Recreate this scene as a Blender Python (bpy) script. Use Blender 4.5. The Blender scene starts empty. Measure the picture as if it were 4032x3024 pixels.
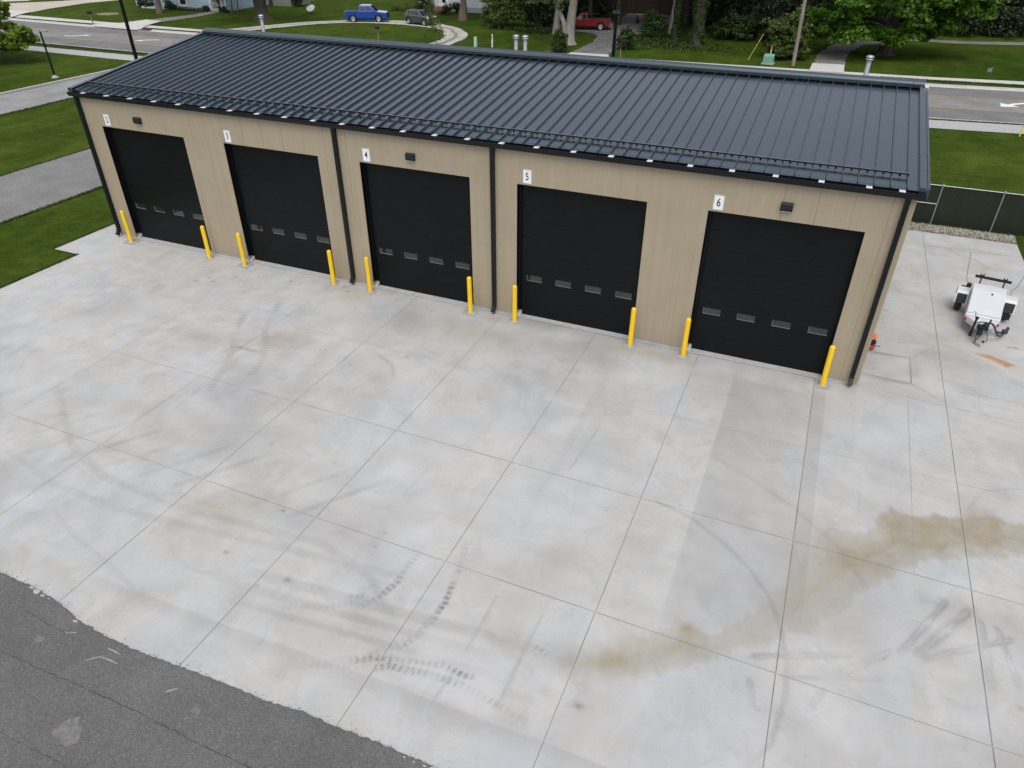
import bpy, math, random
import numpy as np
from mathutils import Vector, Matrix

random.seed(7)
RNG = np.random.default_rng(7)
SC = bpy.context.scene
COL = SC.collection
R = math.radians

# ------------------------------------------------------------------ materials
def nd(nt, typ, **kw):
    n = nt.nodes.new(typ)
    for k, v in kw.items():
        if k.startswith('i_'):
            key = k[2:]
            n.inputs[int(key) if key.isdigit() else key].default_value = v
        else:
            setattr(n, k, v)
    return n

def ramp(nt, src, stops):
    r = nt.nodes.new('ShaderNodeValToRGB')
    e = r.color_ramp.elements
    while len(e) < len(stops):
        e.new(0.5)
    for el, (p, c) in zip(e, stops):
        el.position = p
        el.color = (*c, 1) if len(c) == 3 else c
    nt.links.new(src, r.inputs[0])
    return r.outputs[0]

def mixc(nt, fac, a, b, blend='MIX'):
    m = nt.nodes.new('ShaderNodeMix')
    m.data_type = 'RGBA'
    m.blend_type = blend
    for sock, v in ((m.inputs[0], fac), (m.inputs[6], a), (m.inputs[7], b)):
        if hasattr(v, 'is_linked'):
            nt.links.new(v, sock)
        elif isinstance(v, (tuple, list)):
            sock.default_value = (*v, 1)[:4]
        else:
            sock.default_value = v
    return m.outputs[2]

def mth(nt, op, a, b=0.0, clamp=False):
    m = nt.nodes.new('ShaderNodeMath')
    m.operation = op
    m.use_clamp = clamp
    for s, v in ((m.inputs[0], a), (m.inputs[1], b)):
        if hasattr(v, 'is_linked'):
            nt.links.new(v, s)
        else:
            s.default_value = v
    return m.outputs[0]

def noise(nt, scale, detail=4, rough=0.55, vec=None, stretch=None):
    n = nd(nt, 'ShaderNodeTexNoise')
    n.inputs['Scale'].default_value = scale
    n.inputs['Detail'].default_value = detail
    n.inputs['Roughness'].default_value = rough
    tc = nt.nodes.get('TC') or nd(nt, 'ShaderNodeTexCoord', name='TC')
    v = tc.outputs['Object'] if vec is None else vec
    if stretch:
        mp = nd(nt, 'ShaderNodeMapping')
        mp.inputs['Scale'].default_value = stretch
        nt.links.new(v, mp.inputs[0])
        v = mp.outputs[0]
    nt.links.new(v, n.inputs['Vector'])
    return n.outputs[0]

def attr(nt, name):
    a = nd(nt, 'ShaderNodeAttribute')
    a.attribute_name = name
    return a.outputs['Fac']

def newmat(name, rough=0.6, metal=0.0, spec=0.5):
    m = bpy.data.materials.new(name)
    m.use_nodes = True
    nt = m.node_tree
    b = nt.nodes['Principled BSDF']
    b.inputs['Roughness'].default_value = rough
    b.inputs['Metallic'].default_value = metal
    b.inputs['Specular IOR Level'].default_value = spec
    return m, nt, b

def bump(nt, b, h, strength=0.2, dist=0.02):
    bp = nd(nt, 'ShaderNodeBump')
    bp.inputs['Strength'].default_value = strength
    bp.inputs['Distance'].default_value = dist
    nt.links.new(h, bp.inputs['Height'])
    nt.links.new(bp.outputs[0], b.inputs['Normal'])

def M(name, col, rough=0.6, metal=0.0, var=0.15, scale=3.0, spec=0.5, bmp=0.0, stretch=None, coat=0.0):
    m, nt, b = newmat(name, rough, metal, spec)
    n = noise(nt, scale, 5, 0.6, stretch=stretch)
    lo = tuple(max(0, c * (1 - var)) for c in col)
    hi = tuple(min(1, c * (1 + var)) for c in col)
    nt.links.new(ramp(nt, n, [(0.3, lo), (0.7, hi)]), b.inputs['Base Color'])
    if bmp:
        bump(nt, b, n, bmp)
    if coat:
        b.inputs['Coat Weight'].default_value = coat
        b.inputs['Coat Roughness'].default_value = 0.08
    return m

def leafmat(name, dark, light, trans=0.25):
    m, nt, b = newmat(name, 0.55, 0, 0.35)
    g = nd(nt, 'ShaderNodeNewGeometry')
    n = noise(nt, 0.45, 3)
    f = mth(nt, 'ADD', mth(nt, 'MULTIPLY', g.outputs['Random Per Island'], 0.6), mth(nt, 'MULTIPLY', n, 0.5))
    c = ramp(nt, f, [(0.15, dark), (0.85, light)])
    nt.links.new(c, b.inputs['Base Color'])
    t = nd(nt, 'ShaderNodeBsdfTranslucent')
    nt.links.new(c, t.inputs[0])
    mx = nd(nt, 'ShaderNodeMixShader')
    mx.inputs[0].default_value = trans
    nt.links.new(b.outputs[0], mx.inputs[1])
    nt.links.new(t.outputs[0], mx.inputs[2])
    nt.links.new(mx.outputs[0], nt.nodes['Material Output'].inputs[0])
    return m

MAT = {}

def concrete_mat():
    m, nt, b = newmat('apron_concrete', 0.75, 0, 0.3)
    big = noise(nt, 0.42, 5, 0.55, stretch=(1.0, 0.8, 1))
    c = ramp(nt, big, [(0.30, (0.396, 0.411, 0.423)), (0.46, (0.434, 0.433, 0.427)), (0.55, (0.443, 0.434, 0.419)), (0.72, (0.420, 0.401, 0.373))])
    tcv = nt.nodes['TC'].outputs['Object']
    wn = nd(nt, 'ShaderNodeTexNoise'); wn.inputs['Scale'].default_value = 0.6
    nt.links.new(tcv, wn.inputs['Vector'])
    va = nd(nt, 'ShaderNodeVectorMath'); va.operation = 'MULTIPLY_ADD'
    va.inputs[1].default_value = (1.6, 1.6, 0)
    nt.links.new(wn.outputs['Color'], va.inputs[0]); nt.links.new(tcv, va.inputs[2])
    wv = va.outputs[0]
    # finishing streaks, wandering, both ways
    s1 = noise(nt, 1.0, 4, 0.6, vec=wv, stretch=(0.5, 1.7, 1))
    c = mixc(nt, 1.0, c, ramp(nt, s1, [(0.3, (0.935, 0.932, 0.928)), (0.62, (1.03, 1.03, 1.028))]), 'MULTIPLY')
    s2 = noise(nt, 1.0, 4, 0.6, vec=wv, stretch=(1.9, 0.5, 1))
    c = mixc(nt, 1.0, c, ramp(nt, s2, [(0.3, (0.93, 0.935, 0.94)), (0.65, (1.03, 1.03, 1.026))]), 'MULTIPLY')
    s3 = noise(nt, 1.9, 6, 0.65, vec=wv)
    c = mixc(nt, 1.0, c, ramp(nt, s3, [(0.36, (0.94, 0.936, 0.93)), (0.46, (1, 1, 1)), (0.66, (1.035, 1.035, 1.035))]), 'MULTIPLY')
    s4 = noise(nt, 0.9, 3, 0.5, vec=wv, stretch=(1.2, 0.9, 1))
    c = mixc(nt, 1.0, c, ramp(nt, s4, [(0.50, (1, 1, 1)), (0.545, (0.965, 0.962, 0.955)), (0.7, (0.95, 0.945, 0.935))]), 'MULTIPLY')
    fine = noise(nt, 9.0, 6, 0.7)
    c = mixc(nt, 1.0, c, ramp(nt, fine, [(0.3, (0.965, 0.965, 0.965)), (0.7, (1.025, 1.025, 1.025))]), 'MULTIPLY')
    grit = noise(nt, 45.0, 3, 0.7)
    c = mixc(nt, 1.0, c, ramp(nt, grit, [(0.3, (0.95, 0.95, 0.95)), (0.7, (1.04, 1.04, 1.04))]), 'MULTIPLY')
    c = mixc(nt, attr(nt, 'tone'), c, (0.285, 0.275, 0.262))
    c = mixc(nt, attr(nt, 'pale'), c, (0.52, 0.525, 0.53))
    c = mixc(nt, attr(nt, 'cool'), c, (0.375, 0.40, 0.43))
    c = mixc(nt, attr(nt, 'teal'), c, (0.27, 0.315, 0.31))
    bn = noise(nt, 2.4, 6, 0.7)
    c = mixc(nt, mth(nt, 'MULTIPLY', attr(nt, 'brown'), ramp(nt, bn, [(0.25, (0.6, 0.6, 0.6)), (0.7, (1, 1, 1))]), True), c, (0.268, 0.228, 0.155))
    c = mixc(nt, attr(nt, 'rust'), c, (0.38, 0.215, 0.085))
    dn = noise(nt, 14.0, 4, 0.7, stretch=(1, 1, 1))
    c = mixc(nt, mth(nt, 'MULTIPLY', attr(nt, 'dark'), ramp(nt, dn, [(0.3, (0.55, 0.55, 0.55)), (0.65, (1, 1, 1))]), True), c, (0.16, 0.157, 0.153))
    nt.links.new(c, b.inputs['Base Color'])
    bump(nt, b, fine, 0.08, 0.01)
    return m

def asphalt_mat(name, base, speck=0.6, scale=22):
    m, nt, b = newmat(name, 0.9, 0, 0.25)
    n1 = noise(nt, 0.5, 4, 0.6)
    n2 = noise(nt, scale, 4, 0.8)
    v = nd(nt, 'ShaderNodeTexVoronoi')
    v.inputs['Scale'].default_value = scale * 1.1
    nt.links.new(nt.nodes['TC'].outputs['Object'], v.inputs['Vector'])
    c = ramp(nt, n1, [(0.3, tuple(x * 0.82 for x in base)), (0.7, tuple(x * 1.15 for x in base))])
    c = mixc(nt, speck, c, ramp(nt, n2, [(0.35, (0.4, 0.4, 0.4)), (0.5, (0.95, 0.95, 0.95)), (0.68, (1.9, 1.9, 1.88))]), 'MULTIPLY')
    c = mixc(nt, speck, c, ramp(nt, v.outputs['Color'], [(0.2, (0.8, 0.8, 0.8)), (0.8, (1.15, 1.15, 1.15)), (0.97, (1.9, 1.9, 1.85))]), 'MULTIPLY')
    nt.links.new(c, b.inputs['Base Color'])
    bump(nt, b, n2, 0.35, 0.01)
    return m

def grass_mat():
    m, nt, b = newmat('lawn', 0.95, 0, 0.03)
    n0 = noise(nt, 0.06, 3, 0.5)
    n1 = noise(nt, 0.5, 5, 0.65, stretch=(1.0, 0.45, 1))
    n2 = noise(nt, 9, 5, 0.75)
    n3 = noise(nt, 1.6, 4, 0.7, stretch=(0.4, 1.0, 1))
    c = ramp(nt, n1, [(0.28, (0.025, 0.046, 0.006)), (0.5, (0.042, 0.069, 0.0095)), (0.75, (0.065, 0.093, 0.016))])
    c = mixc(nt, 1.0, c, ramp(nt, n0, [(0.35, (0.72, 0.8, 0.7)), (0.65, (1.15, 1.1, 1.1))]), 'MULTIPLY')
    c = mixc(nt, 1.0, c, ramp(nt, n3, [(0.3, (0.75, 0.78, 0.7)), (0.7, (1.2, 1.15, 1.1))]), 'MULTIPLY')
    c = mixc(nt, 0.9, c, ramp(nt, n2, [(0.3, (0.55, 0.6, 0.5)), (0.7, (1.4, 1.35, 1.3))]), 'MULTIPLY')
    n4 = noise(nt, 0.35, 6, 0.7)
    c = mixc(nt, ramp(nt, n4, [(0.60, (0, 0, 0)), (0.78, (0.5, 0.5, 0.5))]), c, (0.085, 0.098, 0.026))
    nt.links.new(c, b.inputs['Base Color'])
    bump(nt, b, n2, 0.6, 0.05)
    return m

def wall_mat():
    m, nt, b = newmat('tan_metal_siding', 0.55, 0, 0.35)
    tc = nd(nt, 'ShaderNodeTexCoord', name='TC')
    sx = nd(nt, 'ShaderNodeSeparateXYZ')
    nt.links.new(tc.outputs['Object'], sx.inputs[0])
    streak = noise(nt, 1.0, 5, 0.6, stretch=(5, 5, 0.22))
    c = ramp(nt, streak, [(0.3, (0.322, 0.272, 0.193)), (0.7, (0.350, 0.297, 0.212))])
    mot = noise(nt, 0.7, 3)
    c = mixc(nt, 1.0, c, ramp(nt, mot, [(0.3, (0.94, 0.94, 0.95)), (0.7, (1.04, 1.03, 1.02))]), 'MULTIPLY')
    # panel laps every 0.9 m, shallow pencil ribs in between
    u = mth(nt, 'ADD', sx.outputs[0], 40.0 + 0.59)
    lap = mth(nt, 'PINGPONG', u, 0.455)
    lapm = mth(nt, 'LESS_THAN', lap, 0.007)
    wob = noise(nt, 0.35, 2, 0.5, stretch=(1, 1, 0.25))
    lapm = mth(nt, 'MULTIPLY', lapm, ramp(nt, wob, [(0.42, (0, 0, 0)), (0.62, (0.8, 0.8, 0.8))]))
    c = mixc(nt, lapm, c, (0.11, 0.085, 0.06))
    rib = mth(nt, 'PINGPONG', mth(nt, 'ADD', u, 0.15), 0.1517)
    ribm = mth(nt, 'MULTIPLY', mth(nt, 'LESS_THAN', rib, 0.008), 0.12)
    c = mixc(nt, ribm, c, (0.14, 0.115, 0.085))
    # splash dirt above the slab
    zf = nd(nt, 'ShaderNodeMapRange')
    zf.inputs[1].default_value = 0.1; zf.inputs[2].default_value = 0.7
    zf.inputs[3].default_value = 0.28; zf.inputs[4].default_value = 0.0
    nt.links.new(sx.outputs[2], zf.inputs[0])
    c = mixc(nt, mth(nt, 'MULTIPLY', zf.outputs[0], noise(nt, 1.5, 5, 0.7)), c, (0.2, 0.165, 0.12))
    nt.links.new(c, b.inputs['Base Color'])
    return m

def roof_mat():
    m, nt, b = newmat('charcoal_standing_seam', 0.3, 0, 0.5)
    b.inputs['IOR'].default_value = 2.55
    b.inputs['Specular Tint'].default_value = (0.84, 0.945, 1.0, 1)
    n = noise(nt, 0.5, 4, 0.6, stretch=(2.4, 0.5, 1))
    c = ramp(nt, n, [(0.3, (0.0080, 0.0140, 0.0215)), (0.7, (0.0105, 0.0175, 0.0265))])
    sp = noise(nt, 26.0, 2, 0.5)
    c = mixc(nt, ramp(nt, sp, [(0.775, (0, 0, 0)), (0.80, (1, 1, 1))]), c, (0.32, 0.33, 0.34))
    nt.links.new(c, b.inputs['Base Color'])
    nt.links.new(ramp(nt, n, [(0.3, (0.17, 0.17, 0.17)), (0.7, (0.20, 0.20, 0.20))]), b.inputs['Roughness'])
    w = noise(nt, 1.2, 3, 0.5, stretch=(1.0, 0.3, 1))
    bump(nt, b, w, 0.015, 0.02)
    return m

def setup_mats():
    g = MAT
    g['concrete'] = concrete_mat()
    g['asphalt'] = asphalt_mat('dark_asphalt', (0.121, 0.120, 0.118), 0.5, 38)
    g['road'] = asphalt_mat('road_asphalt', (0.165, 0.163, 0.161), 0.25, 14)
    g['road_mid'] = asphalt_mat('road_centre_lane', (0.205, 0.20, 0.194), 0.25, 14)
    g['drive'] = asphalt_mat('worn_drive', (0.19, 0.187, 0.184), 0.3, 16)
    g['olddrive'] = asphalt_mat('cracked_drive', (0.15, 0.147, 0.144), 0.3, 12)
    g['grass'] = grass_mat()
    g['wall'] = wall_mat()
    g['roof'] = roof_mat()
    g['joint'] = M('saw_cut_joint', (0.165, 0.168, 0.17), 0.9, var=0.45, scale=1.3)  # dark sealed saw cuts between the slabs
    g['joint2'] = M('faint_joint', (0.285, 0.29, 0.30), 0.9, var=0.3, scale=0.9)
    g['padjoint'] = M('pad_joint', (0.24, 0.24, 0.24), 0.9, var=0.2, scale=2)
    g['crack'] = M('crack', (0.045, 0.045, 0.045), 0.95, var=0.4, scale=4)
    g['chalk'] = M('chalk', (0.26, 0.26, 0.255), 0.95, var=0.3, scale=9)
    g['conc2'] = M('pale_concrete', (0.49, 0.475, 0.45), 0.85, var=0.1, scale=0.8)
    g['conc3'] = M('grey_concrete', (0.36, 0.355, 0.35), 0.85, var=0.14, scale=5, bmp=0.1)
    g['patch'] = M('patch_concrete', (0.30, 0.305, 0.31), 0.85, var=0.18, scale=7, bmp=0.1)
    g['black'] = M('black_door', (0.0036, 0.0048, 0.0056), 0.42, var=0.12, scale=1.2, spec=0.20)
    g['trim'] = M('black_trim', (0.0055, 0.0078, 0.0095), 0.40, var=0.12, scale=2, spec=0.28)
    g['gut'] = M('gutter_metal', (0.030, 0.037, 0.042), 0.33, var=0.12, scale=2)
    g['yellow'] = M('yellow_sleeve', (0.80, 0.50, 0.004), 0.42, var=0.08, scale=5, stretch=(1, 1, .35))
    g['white'] = M('white_paint', (0.78, 0.79, 0.80), 0.4, var=0.04, scale=2)
    g['offwhite'] = M('off_white', (0.62, 0.63, 0.62), 0.55, var=0.08, scale=4)
    g['blacktext'] = M('sign_black', (0.012, 0.012, 0.014), 0.5, var=0.05)
    g['galv'] = M('galvanised', (0.42, 0.44, 0.46), 0.42, 0.7, var=0.15, scale=6)
    g['galvdull'] = M('dull_galvanised', (0.25, 0.275, 0.30), 0.5, 0.3, var=0.12, scale=6)
    g['rubber'] = M('rubber', (0.014, 0.014, 0.015), 0.8, var=0.3, scale=9)
    g['rim'] = M('rim_silver', (0.50, 0.50, 0.51), 0.3, 0.8, var=0.08)
    g['glass'] = M('dark_glass', (0.014, 0.016, 0.018), 0.05, var=0.1, spec=0.8)
    g['pane'] = M('door_pane', (0.016, 0.017, 0.018), 0.06, var=0.1, spec=1.0)
    g['frame'] = M('pane_frame', (0.15, 0.155, 0.16), 0.5, var=0.1)
    g['blue'] = M('blue_paint', (0.012, 0.075, 0.42), 0.25, 0.35, var=0.05, coat=1.0)
    g['grey'] = M('grey_paint', (0.115, 0.125, 0.13), 0.28, 0.6, var=0.05, coat=1.0)
    g['red'] = M('red_paint', (0.20, 0.006, 0.010), 0.3, 0.1, var=0.08, coat=0.8)
    g['plastic'] = M('black_plastic', (0.013, 0.014, 0.015), 0.5, var=0.1, spec=.3)
    g['lamp'] = M('headlamp', (0.75, 0.76, 0.77), 0.12, var=0.05)
    g['tail'] = M('tail_lamp', (0.45, 0.015, 0.012), 0.2, var=0.05)
    g['orange'] = M('orange_paint', (0.75, 0.17, 0.03), 0.4, var=0.12, scale=6)
    g['rustred'] = M('rusty_red', (0.30, 0.05, 0.025), 0.6, var=0.3, scale=14)
    g['bark'] = M('bark', (0.11, 0.09, 0.072), 0.9, var=0.35, scale=5, bmp=0.5, stretch=(1, 1, 0.25))
    g['barkpale'] = M('pale_bark', (0.25, 0.225, 0.195), 0.9, var=0.3, scale=4, bmp=0.5, stretch=(1, 1, 0.25))
    g['barkdark'] = M('dark_bark', (0.05, 0.042, 0.035), 0.9, var=0.35, scale=5, bmp=0.5, stretch=(1, 1, 0.25))
    g['wood'] = M('weathered_wood', (0.22, 0.195, 0.165), 0.9, var=0.2, scale=4, stretch=(1, 1, 0.1))
    g['maple'] = leafmat('maple_leaf', (0.022, 0.070, 0.003), (0.10, 0.215, 0.009))
    g['maple2'] = leafmat('street_tree_leaf', (0.040, 0.085, 0.004), (0.155, 0.25, 0.016))
    g['oak'] = leafmat('broad_leaf', (0.014, 0.032, 0.005), (0.046, 0.078, 0.013))
    g['pale'] = leafmat('pale_leaf', (0.032, 0.058, 0.012), (0.12, 0.155, 0.045))
    g['darkleaf'] = leafmat('dark_leaf', (0.006, 0.014, 0.004), (0.018, 0.036, 0.008), 0.12)
    g['conifer'] = leafmat('conifer_needle', (0.006, 0.012, 0.005), (0.020, 0.032, 0.010), 0.08)
    g['bushleaf'] = leafmat('bush_leaf', (0.024, 0.048, 0.006), (0.105, 0.145, 0.026))
    g['ivy'] = leafmat('ivy_leaf', (0.010, 0.030, 0.003), (0.036, 0.072, 0.009), 0.1)
    g['blossom'] = leafmat('blossom', (0.16, 0.17, 0.10), (0.55, 0.52, 0.42))
    g['bluewall'] = M('pale_blue_siding', (0.30, 0.40, 0.46), 0.7, var=0.06, scale=1, stretch=(0.3, 0.3, 9))
    g['whitewall'] = M('white_siding', (0.58, 0.61, 0.63), 0.7, var=0.06, scale=1, stretch=(0.3, 0.3, 9))
    g['shedwall'] = M('shed_grey', (0.20, 0.205, 0.19), 0.8, var=0.12, scale=1, stretch=(0.3, 0.3, 9))
    g['barn'] = M('brown_boards', (0.062, 0.040, 0.028), 0.85, var=0.3, scale=3, stretch=(6, 6, 0.2))
    g['shingle'] = M('shingles', (0.10, 0.095, 0.09), 0.9, var=0.3, scale=8)
    g['mulch'] = M('mulch', (0.07, 0.05, 0.038), 0.95, var=0.5, scale=7)
    g['soil'] = M('bare_soil', (0.21, 0.175, 0.11), 0.95, var=0.3, scale=1.5)
    g['gravel'] = asphalt_mat('white_gravel', (0.40, 0.385, 0.35), 0.35, 14)
    g['gravelgrey'] = asphalt_mat('grey_gravel', (0.165, 0.16, 0.152), 0.35, 14)
    g['sandpave'] = M('pinkish_paving', (0.43, 0.385, 0.33), 0.85, var=0.1, scale=0.4)
    g['stone'] = M('river_stone', (0.30, 0.275, 0.24), 0.85, var=0.6, scale=16)
    g['roadyellow'] = M('road_yellow', (0.40, 0.25, 0.08), 0.8, var=0.25, scale=1.2)
    g['roadwhite'] = M('road_white', (0.70, 0.70, 0.69), 0.7, var=0.1, scale=2)
    g['mint'] = M('transformer_green', (0.16, 0.33, 0.24), 0.5, var=0.06)
    g['mint2'] = M('pedestal_green', (0.30, 0.52, 0.38), 0.5, var=0.06)
    g['guardyellow'] = M('guy_guard', (0.60, 0.52, 0.06), 0.5, var=0.06)
    g['brick'] = M('brick_red', (0.20, 0.07, 0.045), 0.85, var=0.3, scale=6)
    g['fencemesh'] = M('black_vinyl', (0.0075, 0.010, 0.009), 0.6, var=0.3, scale=20)
    g['dishgrey'] = M('dish_grey', (0.42, 0.43, 0.44), 0.5, var=0.06)
    g['brownwood'] = M('brown_door', (0.05, 0.03, 0.022), 0.7, var=0.2)
    g['flower'] = leafmat('red_flower', (0.35, 0.02, 0.02), (0.55, 0.08, 0.08))

# ------------------------------------------------------------------ mesh helpers
class MB:
    def __init__(self):
        self.v = []; self.f = []; self.m = []; self.sm = []
    def add(self, vs, fs, mi=0, smooth=False):
        o = len(self.v)
        self.v.extend([tuple(p) for p in vs])
        for f in fs:
            self.f.append([i + o for i in f]); self.m.append(mi); self.sm.append(smooth)
        return self
    def box(self, c, s, mi=0, rot=None, taper=1.0):
        hx, hy, hz = s[0] / 2, s[1] / 2, s[2] / 2
        vs = [(-hx, -hy, -hz), (hx, -hy, -hz), (hx, hy, -hz), (-hx, hy, -hz),
              (-hx * taper, -hy * taper, hz), (hx * taper, -hy * taper, hz), (hx * taper, hy * taper, hz), (-hx * taper, hy * taper, hz)]
        if rot is not None:
            vs = [tuple(rot @ Vector(p)) for p in vs]
        vs = [(p[0] + c[0], p[1] + c[1], p[2] + c[2]) for p in vs]
        return self.add(vs, [(0, 3, 2, 1), (4, 5, 6, 7), (0, 1, 5, 4), (1, 2, 6, 5), (2, 3, 7, 6), (3, 0, 4, 7)], mi)
    def bb(self, x0, x1, y0, y1, z0, z1, mi=0):
        return self.box(((x0 + x1) / 2, (y0 + y1) / 2, (z0 + z1) / 2), (x1 - x0, y1 - y0, z1 - z0), mi)
    def tube(self, pts, rad, n=8, mi=0, caps=True, smooth=True, squash=None):
        pts = [Vector(p) for p in pts]
        if not hasattr(rad, '__len__'):
            rad = [rad] * len(pts)
        vs, fs = [], []
        up = None
        for i, p in enumerate(pts):
            d = (pts[min(i + 1, len(pts) - 1)] - pts[max(i - 1, 0)]).normalized()
            if up is None:
                up = Vector((0, 0, 1)) if abs(d.z) < 0.9 else Vector((0, 1, 0))
            a = d.cross(up)
            if a.length < 1e-4:
                a = d.cross(Vector((1, 0, 0)))
            a.normalize()
            b = a.cross(d).normalized()
            for k in range(n):
                t = 2 * math.pi * k / n + (math.pi / n if n == 4 else 0)
                vs.append(p + (a * math.cos(t) + b * math.sin(t)) * rad[i])
        for i in range(len(pts) - 1):
            for k in range(n):
                k2 = (k + 1) % n
                fs.append((i * n + k, i * n + k2, (i + 1) * n + k2, (i + 1) * n + k))
        self.add(vs, fs, mi, smooth)
        if caps:
            o = len(pts) - 1
            self.add([vs[k] for k in range(n)], [tuple(range(n - 1, -1, -1))], mi)
            self.add([vs[o * n + k] for k in range(n)], [tuple(range(n))], mi)
        return self
    def lathe(self, prof, c=(0, 0, 0), n=20, mi=0, smooth=True, axis='z'):
        vs, fs = [], []
        for r, z in prof:
            for k in range(n):
                t = 2 * math.pi * k / n
                p = (r * math.cos(t), r * math.sin(t), z)
                if axis == 'y':
                    p = (p[0], p[2], p[1])
                if axis == 'x':
                    p = (p[2], p[0], p[1])
                vs.append((p[0] + c[0], p[1] + c[1], p[2] + c[2]))
        for i in range(len(prof) - 1):
            for k in range(n):
                k2 = (k + 1) % n
                q = (i * n + k, i * n + k2, (i + 1) * n + k2, (i + 1) * n + k)
                fs.append(q if axis != 'y' else q[::-1])
        return self.add(vs, fs, mi, smooth)
    def prism(self, poly, h0, h1, mi=0, axis='z'):
        # poly: list of 2D points, extruded along axis from h0 to h1
        def P(a, b, h):
            return {'z': (a, b, h), 'y': (a, h, b), 'x': (h, a, b)}[axis]
        n = len(poly)
        vs = [P(a, b, h0) for a, b in poly] + [P(a, b, h1) for a, b in poly]
        fs = [tuple(range(n - 1, -1, -1)), tuple(range(n, 2 * n))]
        for k in range(n):
            k2 = (k + 1) % n
            fs.append((k, k2, n + k2, n + k))
        return self.add(vs, fs, mi)
    def sheet(self, poly, z, mi=0):
        return self.add([(a, b, z) for a, b in poly], [tuple(range(len(poly)))], mi)
    def ribbon(self, pts, w, z, mi=0):
        pts = [Vector((p[0], p[1])) for p in pts]
        if not hasattr(w, '__len__'):
            w = [w] * len(pts)
        vs, fs = [], []
        for i, p in enumerate(pts):
            d = (pts[min(i + 1, len(pts) - 1)] - pts[max(i - 1, 0)]).normalized()
            nrm = Vector((-d.y, d.x))
            for s in (1, -1):
                q = p + nrm * (w[i] / 2 * s)
                vs.append((q.x, q.y, z))
        for i in range(len(pts) - 1):
            fs.append((2 * i, 2 * i + 1, 2 * i + 3, 2 * i + 2))
        return self.add(vs, fs, mi)
    def build(self, name, mats, parent=None, bevel=0.0, seg=2, loc=None):
        if not isinstance(mats, (list, tuple)):
            mats = [mats]
        me = bpy.data.meshes.new(name)
        me.from_pydata(self.v, [], self.f)
        for k in mats:
            me.materials.append(MAT[k])
        me.polygons.foreach_set('material_index', self.m)
        me.polygons.foreach_set('use_smooth', self.sm)
        me.update()
        o = bpy.data.objects.new(name, me)
        COL.objects.link(o)
        if parent is not None:
            o.parent = parent
        if loc is not None:
            o.location = loc
        if bevel:
            md = o.modifiers.new('bevel', 'BEVEL')
            md.width = bevel; md.segments = seg; md.limit_method = 'ANGLE'; md.angle_limit = R(35)
            md.harden_normals = False
        return o

def np_obj(name, V, F, mats, parent=None, smooth=False, attrs=None, mi=None):
    me = bpy.data.meshes.new(name)
    V = np.asarray(V, np.float32); F = np.asarray(F, np.int32)
    nf, k = F.shape
    me.vertices.add(len(V)); me.vertices.foreach_set('co', V.ravel())
    me.loops.add(nf * k); me.loops.foreach_set('vertex_index', F.ravel())
    me.polygons.add(nf)
    me.polygons.foreach_set('loop_start', np.arange(0, nf * k, k, dtype=np.int32))
    me.polygons.foreach_set('loop_total', np.full(nf, k, np.int32))
    for q in ([mats] if isinstance(mats, str) else mats):
        me.materials.append(MAT[q])
    if mi is not None:
        me.polygons.foreach_set('material_index', np.asarray(mi, np.int32))
    if attrs:
        for an, av in attrs.items():
            a = me.attributes.new(an, 'FLOAT', 'POINT')
            a.data.foreach_set('value', np.asarray(av, np.float32))
    if smooth:
        me.polygons.foreach_set('use_smooth', np.ones(nf, bool))
    me.update(calc_edges=True)
    o = bpy.data.objects.new(name, me)
    COL.objects.link(o)
    if parent is not None:
        o.parent = parent
    return o

def tag(o, label=None, cat=None, group=None, kind=None):
    if label: o['label'] = label
    if cat: o['category'] = cat
    if group: o['group'] = group
    if kind: o['kind'] = kind
    return o

def thing(name, label, cat, loc=(0, 0, 0), rz=0.0, group=None):
    o = bpy.data.objects.new(name, None)
    o.empty_display_size = 0.3
    COL.objects.link(o)
    o.location = loc; o.rotation_euler = (0, 0, rz)
    return tag(o, label, cat, group)

def dup(root, loc, rz=0.0, label=None, scale=None):
    r = root.copy(); COL.objects.link(r)
    r.location = loc; r.rotation_euler = (0, 0, rz)
    if scale: r.scale = (scale,) * 3 if not hasattr(scale, '__len__') else scale
    if label: r['label'] = label
    for ch in list(root.children):
        c = ch.copy(); COL.objects.link(c); c.parent = r
        for g in list(ch.children):
            d = g.copy(); COL.objects.link(d); d.parent = c
    return r

def struct(o):
    o['kind'] = 'structure'
    return o

# ------------------------------------------------------------------ numpy fields for wear on the slab
def vnoise(X, Y, s, seed):
    r = np.random.default_rng(seed)
    T = r.random((64, 64))
    x = X / s + 100.0; y = Y / s + 100.0
    xi = np.floor(x).astype(int); yi = np.floor(y).astype(int)
    fx = x - xi; fy = y - yi
    fx = fx * fx * (3 - 2 * fx); fy = fy * fy * (3 - 2 * fy)
    g = lambda a, b: T[a % 64, b % 64]
    return (g(xi, yi) * (1 - fx) + g(xi + 1, yi) * fx) * (1 - fy) + (g(xi, yi + 1) * (1 - fx) + g(xi + 1, yi + 1) * fx) * fy

def fbm(X, Y, s, seed):
    return (vnoise(X, Y, s, seed) + 0.5 * vnoise(X, Y, s / 2, seed + 1) + 0.25 * vnoise(X, Y, s / 4, seed + 2)) / 1.75

def sstep(a, b, x):
    t = np.clip((x - a) / (b - a), 0, 1)
    return t * t * (3 - 2 * t)

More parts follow.
